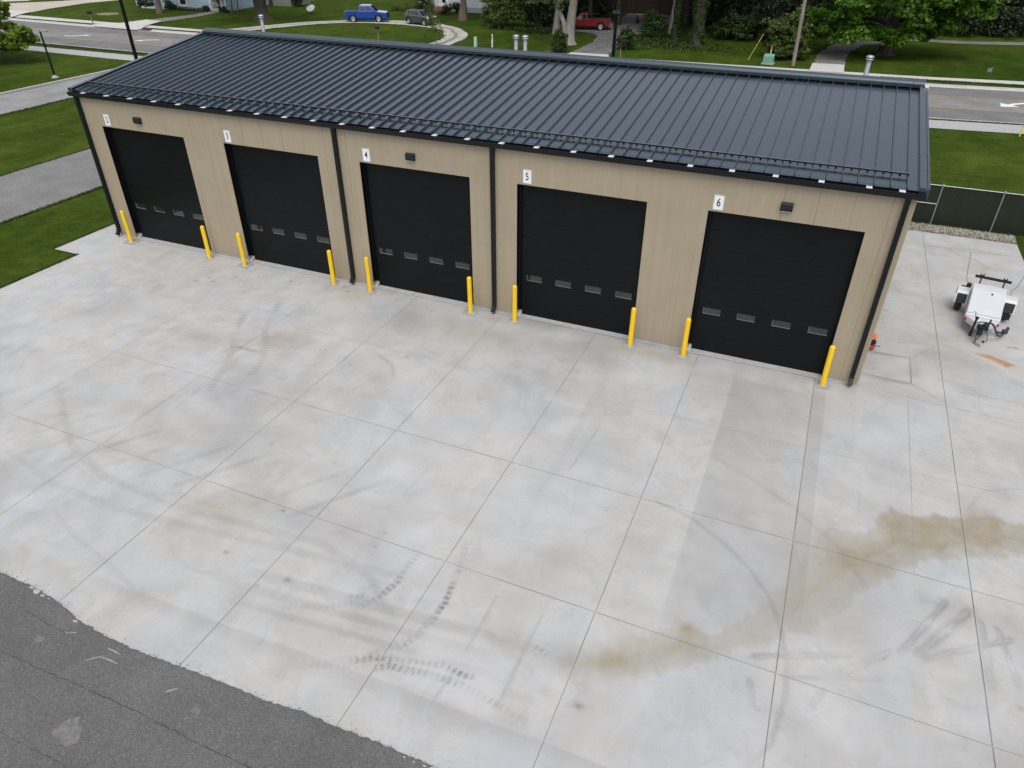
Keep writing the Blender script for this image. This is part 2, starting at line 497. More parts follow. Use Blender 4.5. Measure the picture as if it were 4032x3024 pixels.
def dseg(X, Y, pts):
    D = np.full(X.shape, 1e9); L = np.zeros(X.shape); acc = 0
    for (x0, y0), (x1, y1) in zip(pts[:-1], pts[1:]):
        dx, dy = x1 - x0, y1 - y0; l2 = dx * dx + dy * dy; l = math.sqrt(l2)
        t = np.clip(((X - x0) * dx + (Y - y0) * dy) / l2, 0, 1)
        d = np.hypot(X - x0 - t * dx, Y - y0 - t * dy)
        k = d < D
        D[k] = d[k]; L[k] = (acc + t * l)[k]; acc += l
    return D, L, acc

def inpoly(X, Y, poly):
    ins = np.zeros(X.shape, bool)
    n = len(poly)
    for i in range(n):
        x0, y0 = poly[i]; x1, y1 = poly[(i + 1) % n]
        if y0 == y1: continue
        c = ((y0 > Y) != (y1 > Y)) & (X < (x1 - x0) * (Y - y0) / (y1 - y0) + x0)
        ins ^= c
    D, _, _ = dseg(X, Y, list(poly) + [poly[0]])
    return np.where(ins, D, -D)

JX = [1.1, 4.72, 8.35, 11.92, 15.42, 18.93, 22.45, 26.07, 29.73, 33.35]
JY = [-15.1 + 0.0, -11.27, -7.53, -3.8, -0.09]
SKIP_Y = {0}
TONE = {}

def wear(X, Y):
    Z = np.zeros(X.shape)
    A = dict(tone=Z.copy(), pale=Z.copy(), cool=Z.copy(), teal=Z.copy(), brown=Z.copy(), rust=Z.copy(), dark=Z.copy())
    n1 = fbm(X, Y, 0.9, 3); n2 = fbm(X, Y, 0.3, 9); n3 = fbm(X, Y, 3.0, 21)
    def up(k, v):
        A[k] = np.maximum(A[k], np.clip(v, 0, 1))
    # each slab cured a little differently
    ix = np.searchsorted(JX, X); iy = np.searchsorted([-11.27, -7.53, -3.8, -0.09], Y)
    tab = np.random.default_rng(12).random((16, 8))
    A['tone'] += 0.07 * tab[ix % 16, iy % 8] ** 1.5
    tab2 = np.random.default_rng(15).random((16, 8))
    A['cool'] += 0.16 * (tab2[ix % 16, iy % 8] ** 2) * n3
    # broad mottling
    A['tone'] += 0.42 * sstep(0.52, 0.8, fbm(X * 0.8 + Y * 0.25, Y, 1.9, 33))
    A['pale'] += 0.45 * sstep(0.52, 0.82, fbm(X, Y, 1.8, 41)) * n1 + .08 * sstep(.6, .7, fbm(X + .4 * Y, Y, .8, 43))
    A['brown'] += .16 * sstep(.58, .8, fbm(X * .8, Y, 1.4, 47)) * n2
    # sealer runs: dark band in front of bay 6, straight left edge
    e = 23.72 + 0.03 * (n2 - 0.5)
    band = sstep(e - 0.02, e + 0.05, X) * (1 - sstep(24.4, 26.8, X)) * sstep(-12.5, -9, Y) * (1 - sstep(-1.2, -0.9, Y))
    A['tone'] += 0.46 * band * (0.6 + .8 * n1)
    band = sstep(26.0, 26.1, X) * (1 - sstep(26.41, 26.45, X)) * sstep(-11.5, -8, Y) * (1 - sstep(-0.9, -0.6, Y))
    A['tone'] += 0.33 * band
    band = sstep(19.9, 20.0, X) * (1 - sstep(20.18, 20.22, X)) * sstep(-12, -6, Y) * (1 - sstep(-4, -1, Y))
    A['tone'] += 0.22 * band
    # cool seam at the right
    band = (1 - sstep(0.0, 1.1, np.abs(X - 28.1))) * (1 - sstep(28.66, 28.70, X)) * (1 - sstep(-3.9, -0.1, Y))
    A['cool'] += 0.25 * band
    # border strip along the asphalt
    yb = -14.5 + 0.035 * (X - 17) + 0.06 * (n1 - 0.5)
    s = sstep(yb - 0.45, yb - 0.05, Y) * (1 - sstep(yb, yb + 0.03, Y)) * sstep(11.5, 13.2, X) * (1 - sstep(23.5, 25, X))
    A['tone'] += 0.38 * s
    sp = (1 - sstep(yb - 0.1, yb - 0.03, Y)) * sstep(10, 12, X) * 0.0
    # pale rectangle near the tyre prints
    d = inpoly(X, Y, [(19.5, -14.3), (19.45, -13.0), (20.5, -12.65), (21.4, -13.0), (21.4, -14.3)])
    A['pale'] += 0.35 * sstep(-0.1, 0.15, d)
    for yy, w in ((-12.95, 0.17), (-13.35, 0.13), (-13.75, 0.10)):
        st = (1 - sstep(w * 0.5, w, np.abs(Y - yy - 0.1 * (X - 18)))) * sstep(14.8, 15.6, X) * (1 - sstep(20.2, 21.8, X))
        A['tone'] += 0.45 * st * (0.5 + 0.6 * n1)
    # brown run-off stain
    upper = [(20.6, -12.45), (21.64, -12.3), (22.5, -12.1), (23.4, -11.35), (24.3, -10.75), (24.82, -10.85), (25.47, -9.87), (25.83, -9.14), (26.56, -7.18), (26.72, -6.83), (27.42, -6.64), (27.89, -5.97), (28.25, -5.49), (28.6, -5.45), (29.31, -5.22), (29.7, -5.2), (30.47, -4.72), (30.73, -4.9), (31.09, -4.75), (33.3, -4.3)]
    lower = [(33.3, -5.2), (30.93, -5.94), (30.28, -6.42), (30.04, -6.39), (29.71, -6.53), (29.41, -6.82), (29.0, -6.9), (28.38, -7.45), (28.13, -7.86), (27.53, -8.47), (27.35, -8.84), (26.8, -9.79), (26.67, -10.1), (26.29, -10.16), (25.78, -10.79), (25.05, -11.34), (24.77, -11.7), (24.18, -12.0), (23.62, -12.54), (23.28, -12.71), (22.78, -13.01), (21.7, -13.1), (20.9, -12.95)]
    d = inpoly(X, Y, upper + lower)
    d = d + 0.34 * (fbm(X, Y * 0.6, 0.55, 5) - 0.5) + 0.26 * (fbm(X + .3 * Y, Y * 0.22, 0.13, 55) - 0.5)
    dens = 0.50 + 0.30 * sstep(26.5, 29.5, X) + 0.22 * sstep(26.0, 22.5, X) * sstep(0.0, 0.5, d)
    cells = sstep(-0.06, 0.16, d) * (0.55 + 0.45 * sstep(0.1, 0.9, d)) * (0.72 + 0.8 * (fbm(X, Y, 1.1, 77) - 0.3)) * (0.75 + 0.5 * fbm(X - .5 * Y, Y * .35, 0.16, 78))
    left = 1 - sstep(20.8, 24.5, X)
    cells = cells * (1 - .75 * left) * np.where(left > 0, sstep(-0.1, 0.1 + .7 * left + 1e-6, d), 1)
    up('brown', dens * cells * 1.7)
    edge = np.exp(-((d - 0.05) / 0.06) ** 2) * (0.12 + 0.15 * sstep(27.5, 30, X))
    A['brown'] += edge * n1
    for bx, by, rx, ry, a in ((28.6, -6.0, 0.9, 0.5, .3), (30.0, -5.3, 0.28, 0.6, .55), (30.35, -5.2, 0.14, 0.5, .5), (28.3, -7.6, 0.6, 0.4, .25), (24.3, -10.9, 0.3, 0.18, .3), (23.1, -12.3, 0.5, 0.35, .3), (21.2, -12.7, 0.7, 0.35, .2), (13.0, -11.95, 0.9, 0.28, .3), (13.6, -11.55, 0.6, 0.2, .25), (12.7, -12.9, 0.5, 0.3, .22), (9.1, -4.9, 0.8, 0.5, .32), (9.6, -1.1, 0.9, 0.5, .2), (14.8, -1.5, 1.3, 0.5, .16), (20.8, -0.7, 1.5, 0.25, .25), (8.9, -0.6, 1.0, 0.3, .3), (2.4, -0.7, 1.3, 0.3, .18), (15.2, -0.55, 0.5, .25, .35), (17.3, -13.9, 1.6, 0.5, .15)):
        q = ((X - bx) / rx) ** 2 + ((Y - by) / ry) ** 2
        A['brown'] += 1.5 * a * np.exp(-q) * (0.2 + 1.4 * n1)
    # rust run in front of the trailer
    d = inpoly(X, Y, [(30.42, 3.66), (30.97, 3.67), (31.27, 3.66), (31.73, 3.43), (31.98, 3.24), (31.66, 2.95), (31.28, 3.3), (30.85, 3.48), (30.5, 3.56)])
    up('rust', (.35 + 1.1 * n1) * 0.95 * sstep(-0.05, 0.10, d + 0.05 * (n2 - 0.5)) * sstep(30.2, 31.2, X))
    for bx, by, rx, ry, a in ((31.9, 11.3, 0.8, 0.35, .5), (31.6, 10.7, 0.5, 0.3, .3)):
        A['brown'] += a * np.exp(-((X - bx) / rx) ** 2 - ((Y - by) / ry) ** 2) * (0.3 + n1)
    # grey damp patches
    for bx, by, rx, ry, a in ((21.25, -10.4, 0.42, 0.42, .5), (20.95, -10.2, 0.6, 0.25, .25), (7.3, -5.6, 0.7, 0.3, .28), (9.5, -4.6, 0.7, 0.5, .3), (16.9, -4.9, 0.9, 0.45, .3), (18.9, -5.1, 0.7, 0.6, .3), (13.3, -5.3, 0.9, 0.45, .3), (24.6, -7.2, 0.6, 0.3, .35), (13.0, -8.9, 0.8, 0.45, .25), (16.6, -8.3, 0.7, 0.5, .22), (14.5, -9.8, 1.1, 0.35, .26), (16.0, -1.7, 1.2, 0.45, .3), (19.2, -1.5, 0.9, 0.5, .28), (12.3, -1.5, 0.8, 0.6, .22), (11.2, -10.3, 1.3, 0.3, .22), (23.0, -1.6, 0.6, 0.5, .25), (28.95, 1.8, 0.16, 0.6, .9), (28.2, 0.72, 0.7, 0.10, .8), (27.9, 2.36, 0.8, 0.11, .8), (31.5, 13.0, 1.4, 0.25, .35), (29.9, 12.7, 0.3, 0.6, .3), (32.0, -9.8, 0.9, 1.3, .7), (30.8, -11.6, 1.6, 0.6, .75), (29.6, -12.3, 1.4, .4, .4), (27.1, -13.3, 0.5, 0.3, .35)):
        A['tone'] += a * np.exp(-((X - bx) / rx) ** 2 - ((Y - by) / ry) ** 2) * (0.35 + 1.1 * n1)
    A['cool'] += 0.55 * np.exp(-((X - 22.1) / 0.75) ** 2 - ((Y + 14.75) / 0.5) ** 2)
    A['cool'] += 0.4 * np.exp(-((X - 12.6) / 1.2) ** 2 - ((Y + 14.2) / 0.5) ** 2)
    # teal hose / paint drips along the slabs
    for pts, w, a in (([(20.4, -11.7), (20.37, -13.7), (20.28, -14.4)], 0.05, .5), ([(21.46, -11.8), (21.44, -12.8), (21.42, -14.0)], 0.06, .45), ([(20.62, -4.9), (20.55, -6.2), (20.45, -7.2)], 0.05, .5), ([(27.47, -4.3), (27.42, -7.0)], 0.04, .35), ([(27.4, -7.6), (27.35, -8.9)], 0.045, .4), ([(27.5, -0.6), (27.5, -3.4)], 0.04, .25), ([(17.05, -8.3), (16.95, -9.8)], 0.05, .25)):
        D, L, tot = dseg(X, Y, pts)
        up('teal', a * (1 - sstep(w * 0.4, w, D)) * sstep(0.2, 0.55, fbm(X * 4, Y, 0.7, 51)))
    # tyre arcs
    def arc(pts, w, a, key='dark'):
        D, L, tot = dseg(X, Y, pts)
        up(key, 1.55 * a * (1 - sstep(w * 0.3, w * 1.1, D)) * (0.45 + 0.8 * fbm(X, Y, 0.5, 61)) * sstep(0, 0.4, L) * (1 - sstep(tot - 0.5, tot, L)))
    arc([(22.6, -7.35), (23.03, -7.54), (23.69, -7.7), (24.58, -8.23), (25.24, -8.79), (25.74, -9.42), (26.06, -10.21), (26.25, -10.93), (26.28, -11.69), (26.15, -12.74), (25.8, -13.4)], 0.075, 0.24)
    arc([(23.6, -5.1), (24.9, -5.7), (26.0, -6.4), (27.0, -7.3), (27.8, -8.6)], 0.10, 0.14)
    arc([(5.0, -9.9), (7.6, -11.6), (9.5, -12.2), (12.0, -12.3), (14.2, -12.1), (16.0, -11.9), (17.6, -12.3), (18.8, -13.2)], 0.16, 0.16)
    arc([(6.0, -12.4), (8.5, -12.9), (11.0, -12.9), (14.0, -12.55), (16.5, -12.25), (18.5, -12.0)], 0.14, 0.12)
    arc([(9.2, -13.5), (10.6, -14.0), (12.0, -14.3), (13.5, -14.7)], 0.08, 0.12)
    arc([(12.6, -4.2), (13.5, -4.6), (14.1, -5.4)], 0.10, 0.22)
    arc([(29.8, -5.0), (30.3, -3.9), (31.2, -3.4), (32.5, -3.6)], 0.06, 0.16)
    for k in range(9):
        x0 = 5.5 + k * 1.15
        arc([(x0, -12.6 + 0.12 * k), (x0 + 1.7, -10.1 + 0.1 * k)], 0.13, 0.07 + 0.05 * ((k * 7) % 3))
    for k in range(7):
        x0 = 23.9 + 0.55 * k
        arc([(x0, -3.2 - 0.3 * k), (x0 + 1.6, -5.0 - 0.3 * k)], 0.13, 0.09)
    for k in range(8):
        y0 = 0.6 - 0.9 * k
        arc([(30.0, y0), (33.0, y0 - 0.5)], 0.12, 0.06)
    # scrubbed rubber fans by the stain
    def fan(p0, p1, w, a):
        D, L, tot = dseg(X, Y, [p0, p1])
        dx, dy = (p1[0] - p0[0]) / tot, (p1[1] - p0[1]) / tot
        off = (X - p0[0]) * dy - (Y - p0[1]) * dx
        rib = 0.45 + 0.75 * vnoise(off, L * 0.12, 0.035, 71)
        up('dark', a * (1 - sstep(w * 0.35, w * (0.75 + .5 * n2), D)) * rib * sstep(.18, .5, fbm(off * 6, L, 0.5, 72)) * (0.8 + 0.9 * n1) * sstep(0, 0.15, L) * (0.45 + 0.55 * (1 - L / tot)))
    fan((29.27, -7.97), (28.3, -9.8), 0.13, 0.62)
    fan((29.72, -8.05), (28.62, -9.7), 0.17, 0.55)
    fan((30.45, -8.56), (28.7, -9.79), 0.12, 0.42)
    fan((25.5, -11.1), (27.35, -10.3), 0.11, 0.42)
    fan((26.1, -11.35), (27.9, -10.62), 0.08, 0.28)
    fan((29.83, -8.2), (29.85, -10.0), 0.13, 0.38)
    fan((30.1, -8.3), (30.35, -9.75), 0.11, 0.42)
    fan((28.2, -9.8), (27.0, -11.0), 0.15, 0.22)
    fan((25.6, -11.5), (25.75, -12.1), 0.10, 0.4)
    fan((27.0, -11.2), (26.7, -11.8), 0.12, 0.2)
    # lug prints
    def lugs(pts, step, w, a, key='dark', ln=0.09):
        D, L, tot = dseg(X, Y, pts)
        ph = np.mod(L, step) / step
        fade = sstep(0, .35, L) * sstep(0, .35, tot - L)
        up(key, a * .14 * (1 - sstep(w * .4, w * 1.3, D)) * fade)
        up(key, 1.3 * a * fade * (.5 + .7 * vnoise(L, L * 0, .4, 83)) * (1 - sstep(0.35, 1.1, np.abs(ph - 0.5) / (ln / step))) * (1 - sstep(w * 0.55, w, D)) * (0.35 + 0.9 * fbm(X, Y, 0.25, 81)))
    lugs([(18.3, -10.9), (18.22, -11.7), (18.24, -12.2), (18.0, -12.8), (17.2, -13.4), (16.2, -13.8)], 0.13, 0.09, 0.28, ln=0.05)
    lugs([(19.1, -10.4), (19.35, -11.6), (19.46, -12.3), (19.3, -13.2), (18.7, -14.0), (17.8, -14.6)], 0.14, 0.085, 0.3, ln=0.06)
    lugs([(17.6, -14.7), (18.8, -14.2), (19.6, -13.95), (20.6, -13.85), (22.2, -14.1)], 0.125, 0.09, 0.3, ln=0.04)
    lugs([(18.2, -11.75), (18.24, -12.2), (18.1, -12.7), (17.85, -13.1), (17.5, -13.2)], 0.13, 0.10, 0.7, ln=0.05)
    lugs([(18.05, -12.75), (17.7, -12.85), (17.35, -13.05)], 0.12, 0.09, 0.5, ln=0.05)
    lugs([(19.33, -11.54), (19.46, -12.27), (19.41, -12.93), (19.23, -13.46), (19.07, -13.75)], 0.14, 0.085, 0.75, ln=0.06)
    lugs([(18.8, -14.33), (19.15, -14.05), (19.56, -13.99), (19.84, -13.92), (20.13, -13.89), (20.49, -13.88), (20.75, -13.86)], 0.125, 0.10, 0.85, ln=0.035)
    lugs([(18.25, -14.38), (18.79, -14.03), (19.25, -13.86), (19.67, -13.75), (20.1, -13.64), (20.58, -13.66), (20.9, -13.6)], 0.13, 0.085, 0.7, ln=0.045)
    lugs([(21.3, -12.5), (21.7, -12.55), (22.0, -12.7)], 0.13, 0.07, 0.4, ln=0.045)
    lugs([(6.8, -3.65), (7.6, -5.2), (7.87, -5.5), (8.6, -6.6), (8.9, -7.4), (9.3, -8.3)], 0.16, 0.15, 0.42, ln=0.055)
    lugs([(7.3, -2.3), (8.3, -4.4), (9.0, -5.2), (9.55, -6.1), (9.8, -7.1)], 0.16, 0.15, 0.38, ln=0.055)
    lugs([(7.95, -5.68), (8.76, -5.68), (9.4, -5.62)], 0.10, 0.11, 0.75, ln=0.038)
    lugs([(8.0, -5.4), (8.05, -6.3)], 0.1, 0.13, 0.5, ln=0.035)
    lugs([(6.6, -3.2), (7.7, -3.3), (9.0, -3.2)], 0.14, 0.12, 0.28, ln=0.045)
    # small oil spots and droppings
    rr = np.random.default_rng(5)
    for _ in range(70):
        bx, by = rr.uniform(-2.5, 33), rr.uniform(-15, -0.5)
        s = rr.choice([0.025, 0.035, 0.05, 0.07], p=[.55, .3, .1, .05])
        k = (np.abs(X - bx) < 4 * s) & (np.abs(Y - by) < 4 * s)
        A['dark'][k] = np.maximum(A['dark'][k], rr.uniform(.35, .95) * np.exp(-(((X[k] - bx) / s) ** 2 + ((Y[k] - by) / s) ** 2)))
    for bx, by, s in ((3.5, -1.9, .09), (3.9, -2.1, .08), (3.2, -2.3, .09), (4.4, -1.4, .08), (6.7, -0.9, .09), (7.2, -0.95, .07), (13.7, -4.0, .07), (14.2, -13.0, .06), (31.6, 5.3, .13), (32.1, 4.5, .12), (31.9, 4.45, .08), (28.1, 5.7, .1), (16.0, -13.1, .08), (22.8, -13.4, .1)):
        up('dark', 0.8 * np.exp(-((X - bx) / s) ** 2 - ((Y - by) / (s * .7)) ** 2))
    for bx, by, rx, ry in ((8.95, -0.45, .18, .16), (9.25, -0.75, .14, .12)):
        up('dark', 0.5 * sstep(.9, .3, ((X - bx) / rx) ** 2 + ((Y - by) / ry) ** 2 + n2 - .5))
    # winding crack near the fence
    arc([(29.75, 12.9), (30.6, 13.0), (31.0, 12.3), (31.6, 12.0), (32.0, 11.4)], 0.05, 0.45)
    arc([(31.5, 13.3), (32.3, 13.0), (33.2, 13.1)], 0.05, 0.35)
    A['tone'] += .22 * sstep(-5, -.3, Y) * sstep(8, 13, X) * (Y < .3) * (X < 27.3) * (.5 + n3)
    A['pale'] += .35 * np.exp(-((X - 19) / 6) ** 2 - ((Y + 8.5) / 3.0) ** 2) * n1
    # soft dirt along wall foot
    A['tone'] += 0.25 * sstep(-0.75, -0.05, Y) * (Y < 0.3) * (X > -3) * (X < 27.3) * (0.3 + n1)
    for k in A:
        A[k] = np.clip(A[k], 0, 1)
    return A

def grid_patch(x0, x1, y0, y1, step):
    nx = max(2, int(round((x1 - x0) / step)) + 1); ny = max(2, int(round((y1 - y0) / step)) + 1)
    X, Y = np.meshgrid(np.linspace(x0, x1, nx), np.linspace(y0, y1, ny), indexing='ij')
    idx = np.arange(nx * ny).reshape(nx, ny)
    F = np.stack([idx[:-1, :-1], idx[1:, :-1], idx[1:, 1:], idx[:-1, 1:]], -1).reshape(-1, 4)
    return X.ravel(), Y.ravel(), F

def build_apron():
    Xs, Ys, Fs = [], [], []
    off = 0
    for a in ((-3.17, 34.2, -16.6, 0.25, 0.045), (27.2, 33.45, 0.25, 14.62, 0.06), (-4.63, -3.17, -2.3, 0.9, 0.2)):
        X, Y, F = grid_patch(*a)
        Xs.append(X); Ys.append(Y); Fs.append(F + off); off += len(X)
    X = np.concatenate(Xs); Y = np.concatenate(Ys); F = np.concatenate(Fs)
    A = wear(X, Y)
    V = np.stack([X, Y, np.zeros_like(X)], -1)
    nmain = len(F)
    # saw cuts as thin strips a few millimetres proud
    S, SF = [], []
    def strip(p, q, w):
        d = np.array([q[0] - p[0], q[1] - p[1]]); l = np.hypot(*d); d /= l
        n = np.array([-d[1], d[0]]); k = max(2, int(l / 0.5))
        o = len(V) + len(S)
        for i in range(k + 1):
            c = np.array(p) + d * l * i / k
            ww = w * (0.75 + 0.5 * random.random()); j = 0.004 * (random.random() - 0.5)
            for s in (1, -1):
                S.append((*(c + n * (j + s * ww / 2)), 0.004))
        for i in range(k):
            SF.append((o + 2 * i, o + 2 * i + 1, o + 2 * i + 3, o + 2 * i + 2))
    mi = []
    def go(p, q, w, m):
        a = len(SF); strip(p, q, w); mi.extend([m] * (len(SF) - a))
    for x in JX:
        ytop = 14.6 if x > 27.3 else -0.12
        w = 0.009 + 0.003 * (x > 11) + 0.003 * (x > 25)
        segs = [-16.5] + [y for y in (-11.27, -7.53, -3.8)] + [-0.09]
        for a, b in zip(segs[:-1], segs[1:]):
            go((x, a + 0.012), (x, b - 0.012), w, 1 if x > 6 else 2)
        if 27.3 < x < 33:
            go((x, -0.07), (x, 14.6), w * 0.95, 1)
    for y in (-11.27, -7.53, -3.8):
        xs = [-3.1] + JX + [34.1]
        for a, b in zip(xs[:-1], xs[1:]):
            go((a + 0.015, y), (b - 0.015, y), 0.010 if y < -5 else 0.008, 1 if y < -7 and a > 3 else 2)
    go((-3.1, -0.09), (27.2, -0.09), 0.022, 1)
    for a, b, w, m in (((27.3, 0.83), (28.83, 0.75), .03, 3), ((28.84, 2.43), (28.82, 0.77), .04, 3), ((27.7, 2.3), (28.82, 2.43), .03, 3), ((28.86, 2.44), (29.7, 3.6), .016, 3), ((28.84, 0.74), (29.7, 0.06), .016, 3), ((29.76, 0.83), (33.4, 0.95), .014, 2), ((27.2, 0.02), (29.7, -0.12), .014, 2), ((29.76, -0.15), (33.4, -0.3), .014, 2), ((27.3, 3.62), (29.7, 3.64), .010, 2), ((29.76, 3.66), (33.4, 3.7), .010, 2), ((27.3, 7.4), (29.7, 7.4), .014, 2), ((28.70, -0.2), (28.66, -3.78), .012, 2), ((28.66, -3.82), (28.62, -7.5), .010, 2)):
        go(a, b, w, m)
    V = np.concatenate([V, np.array(S)])
    F = np.concatenate([F, np.array(SF)])
    for k in A:
        A[k] = np.concatenate([A[k], np.zeros(len(S))])
    o = np_obj('concrete_apron', V, F, ['concrete', 'joint', 'joint2', 'padjoint'], attrs=A, mi=[0] * nmain + mi)
    struct(o)
    # edge of the slab, 10 cm thick
    return o

# ------------------------------------------------------------------ ground, roads
def curve(knots):
    xs = [k[0] for k in knots]; ys = [k[1] for k in knots]
    return lambda x: float(np.interp(x, xs, ys))

WLO = curve([(-220, 32.6), (-55, 32.6), (-38, 32.3), (0, 33.3), (31, 35.0), (37, 35.8), (220, 62)])
WHI = curve([(-220, 34.65), (-54, 34.6), (-38, 34.65), (0, 35.8), (31, 37.45), (37, 38.3), (220, 64.5)])
CNEAR = curve([(-220, 36.2), (-55, 36.05), (-38, 35.95), (0, 36.6), (31, 37.65), (37, 38.5), (220, 64.8)])
CFAR = curve([(-220, 49.0), (-75, 48.45), (-60, 47.95), (-45, 48.05), (0, 49.0), (32, 50.3), (39, 51.2), (220, 78)])
FLO = curve([(-220, 50.1), (-77, 49.75), (-62, 49.45), (-45, 49.5), (0, 50.8), (32, 52.4), (39, 53.1), (220, 80)])
FHI = curve([(-220, 52.0), (-78, 51.6), (-64, 51.2), (-45, 50.75), (0, 52.0), (32, 53.9), (39, 54.9), (220, 82)])
Y1 = curve([(-220, 44.4), (-59, 44.0), (0, 45.1), (31.6, 46.15), (38, 46.8), (220, 72)])
Y2 = curve([(-220, 40.0), (-54, 39.75), (-42, 40.0), (0, 40.9), (31.3, 41.65), (37.5, 42.3), (220, 68)])
XS = [-220, -150, -110] + list(range(-90, 66, 3)) + [80, 120, 220]

def band(name, lo, hi, z, mat, thick=0.0, xs=XS, jit=0.0):
    b = MB()
    vs = []
    for x in xs:
        j = (random.random() - 0.5) * jit
        vs += [(x, lo(x) + j, z), (x, hi(x) + (random.random() - 0.5) * jit, z)]
    fs = [(2 * i, 2 * i + 2, 2 * i + 3, 2 * i + 1) for i in range(len(xs) - 1)]
    b.add(vs, fs)
    if thick:
        n = len(vs)
        low = [(p[0], p[1], z - thick) for p in vs]
        b.add(vs + low, [(2 * i, 2 * i + n, 2 * i + 2 + n, 2 * i + 2) for i in range(len(xs) - 1)] + [(2 * i + 1, 2 * i + 3, 2 * i + 3 + n, 2 * i + 1 + n) for i in range(len(xs) - 1)])
    return b

def jag(pts, step=0.35, amp=0.05, closed=True):
    out = []
    n = len(pts)
    for i in range(n if closed else n - 1):
        a = Vector(pts[i]); b = Vector(pts[(i + 1) % n])
        k = max(1, int((b - a).length / step))
        for j in range(k):
            p = a.lerp(b, j / k)
            out.append((p.x + (random.random() - .5) * amp * 2, p.y + (random.random() - .5) * amp * 2))
    if not closed:
        out.append(tuple(pts[-1]))
    return out

def build_ground():
    n = 60
    b = MB()
    b.sheet([(-600, -300), (600, -300), (600, 700), (-600, 700)], -0.05)
    struct(b.build('lawn_ground', 'grass'))
    build_apron()
    # asphalt yard in the foreground: a real 12 mm lip over the slab
    edge = [(-6, -15.55), (4, -15.5), (9.2, -15.46), (10.08, -15.44), (11.05, -15.42), (11.97, -15.5), (12.7, -15.66), (13.6, -15.73), (14.49, -15.73), (15.48, -15.66), (16.8, -15.6), (17.46, -15.59), (18.27, -15.49), (18.99, -15.5), (19.66, -15.46), (20.32, -15.44), (20.96, -15.43), (22, -15.5), (30, -15.5), (45, -15.5)]
    e2 = jag(edge, 0.07, 0.017, closed=False)
    b = MB()
    vs = []
    for x, y in e2:
        vs += [(x, y, 0.012), (x, y - 0.012, -0.02), (x, -40, 0.012)]
    fs = []
    for i in range(len(e2) - 1):
        fs += [(3 * i, 3 * i + 2, 3 * i + 5, 3 * i + 3), (3 * i, 3 * i + 3, 3 * i + 4, 3 * i + 1)]
    b.add(vs, fs)
    def crackline(pts, w, mi, z=0.017):
        q = jag(pts, 0.09, 0.016, closed=False)
        b.ribbon(q, [w * random.choice((.35, .6, 1, 1.3)) for _ in q], z, mi)
    crackline([(11.0, -16.86), (11.93, -16.81), (13.46, -16.75), (15.41, -16.69), (16.79, -16.71), (17.96, -16.69), (19.5, -16.7)], 0.013, 1)
    crackline([(12.0, -17.95), (13.48, -17.94), (15.15, -17.91), (17.0, -17.95)], 0.010, 1)
    crackline([(11.2, -15.9), (12.2, -15.98), (13.4, -16.05)], 0.008, 1)
    for a, c in (((13.66, -16.3), (13.88, -16.09)), ((13.85, -16.12), (14.29, -16.10)), ((13.84, -15.92), (14.16, -15.93)), ((12.75, -16.0), (12.95, -15.9)), ((15.6, -16.2), (15.75, -16.05))):
        b.ribbon([a, ((a[0] + c[0]) / 2, (a[1] + c[1]) / 2 + .01), c], [0.02, 0.035, 0.02], 0.018, 2)
    for cx, cy, r in ((14.6, -17.45, .30), (12.4, -16.3, .10), (18.6, -17.6, .2), (16.4, -16.25, .09)):
        b.sheet([(cx + r * (0.7 + .5 * random.random()) * math.cos(t), cy + .8 * r * (0.7 + .5 * random.random()) * math.sin(t)) for t in [k * math.tau / 14 for k in range(14)]], 0.016, 3)
    # broken bits of slab along the lip
    for x, y in [p for p in e2 if 11.0 < p[0] < 11.7 or 12.5 < p[0] < 12.8 or 20.2 < p[0] < 21.0][::3]:
        r = random.choice((.012, .018, .03, .05))
        b.sheet([(x + 2.0 * r * (0.5 + random.random()) * math.cos(t), y - .05 + r * (0.5 + random.random()) * math.sin(t)) for t in [k * math.tau / 7 for k in range(7)]], 0.019, 4)
    MAT['apatch'] = M('asphalt_patch', (0.155, 0.15, 0.146), 0.9, var=0.25, scale=12)
    struct(b.build('asphalt_yard', ['asphalt', 'crack', 'chalk', 'apatch', 'conc3']))
    rr = np.random.default_rng(44)
    ex = np.array([p[0] for p in e2]); ey = np.array([p[1] for p in e2])
    n = 1700
    gx = rr.uniform(9, 22, n); gy = np.interp(gx, ex, ey) + rr.normal(size=n) * .03 * rr.choice([.5, 1, 3], n) - .01
    up_ = np.interp(gx, ex, ey)
    oc = np.array([(1, 0, 0), (-1, 0, 0), (0, 1, 0), (0, -1, 0), (0, 0, 1), (0, 0, -1)], float)
    fc = np.array([(0, 2, 4), (2, 1, 4), (1, 3, 4), (3, 0, 4), (2, 0, 5), (1, 2, 5), (3, 1, 5), (0, 3, 5)])
    V = oc[None] * rr.choice([.005, .008, .011, .015], (n, 1, 1), p=[.5, .33, .14, .03]) * rr.uniform(.6, 1.3, (n, 1, 3))
    V = V + np.stack([gx, gy, np.where(gy < up_, .016, .006)], -1)[:, None, :]
    MAT['grit'] = M('grit', (.14, .137, .133), .95, var=.7, scale=40)
    o = np_obj('loose_grit', V.reshape(-1, 3), (fc[None] + 6 * np.arange(n)[:, None, None]).reshape(-1, 3), 'grit')
    tag(o, 'loose asphalt grit scattered along the edge of the concrete slab', 'grit', kind='stuff')
    # drives on the left, parallel with the building's ends
    def drive(name, x0, x1, y0, y1, mat, z):
        b = MB()
        L = [(x0 + .10 * math.sin(y * .7) * random.random(), y) for y in np.arange(y0, y1, 0.8)]
        Rr = [(x1 + .10 * math.sin(y * .9) * random.random(), y) for y in np.arange(y0, y1, 0.8)]
        vs = []
        for p, q in zip(L, Rr):
            vs += [(p[0], p[1], z), (q[0], q[1], z)]
        b.add(vs, [(2 * i, 2 * i + 1, 2 * i + 3, 2 * i + 2) for i in range(len(L) - 1)])
        return b
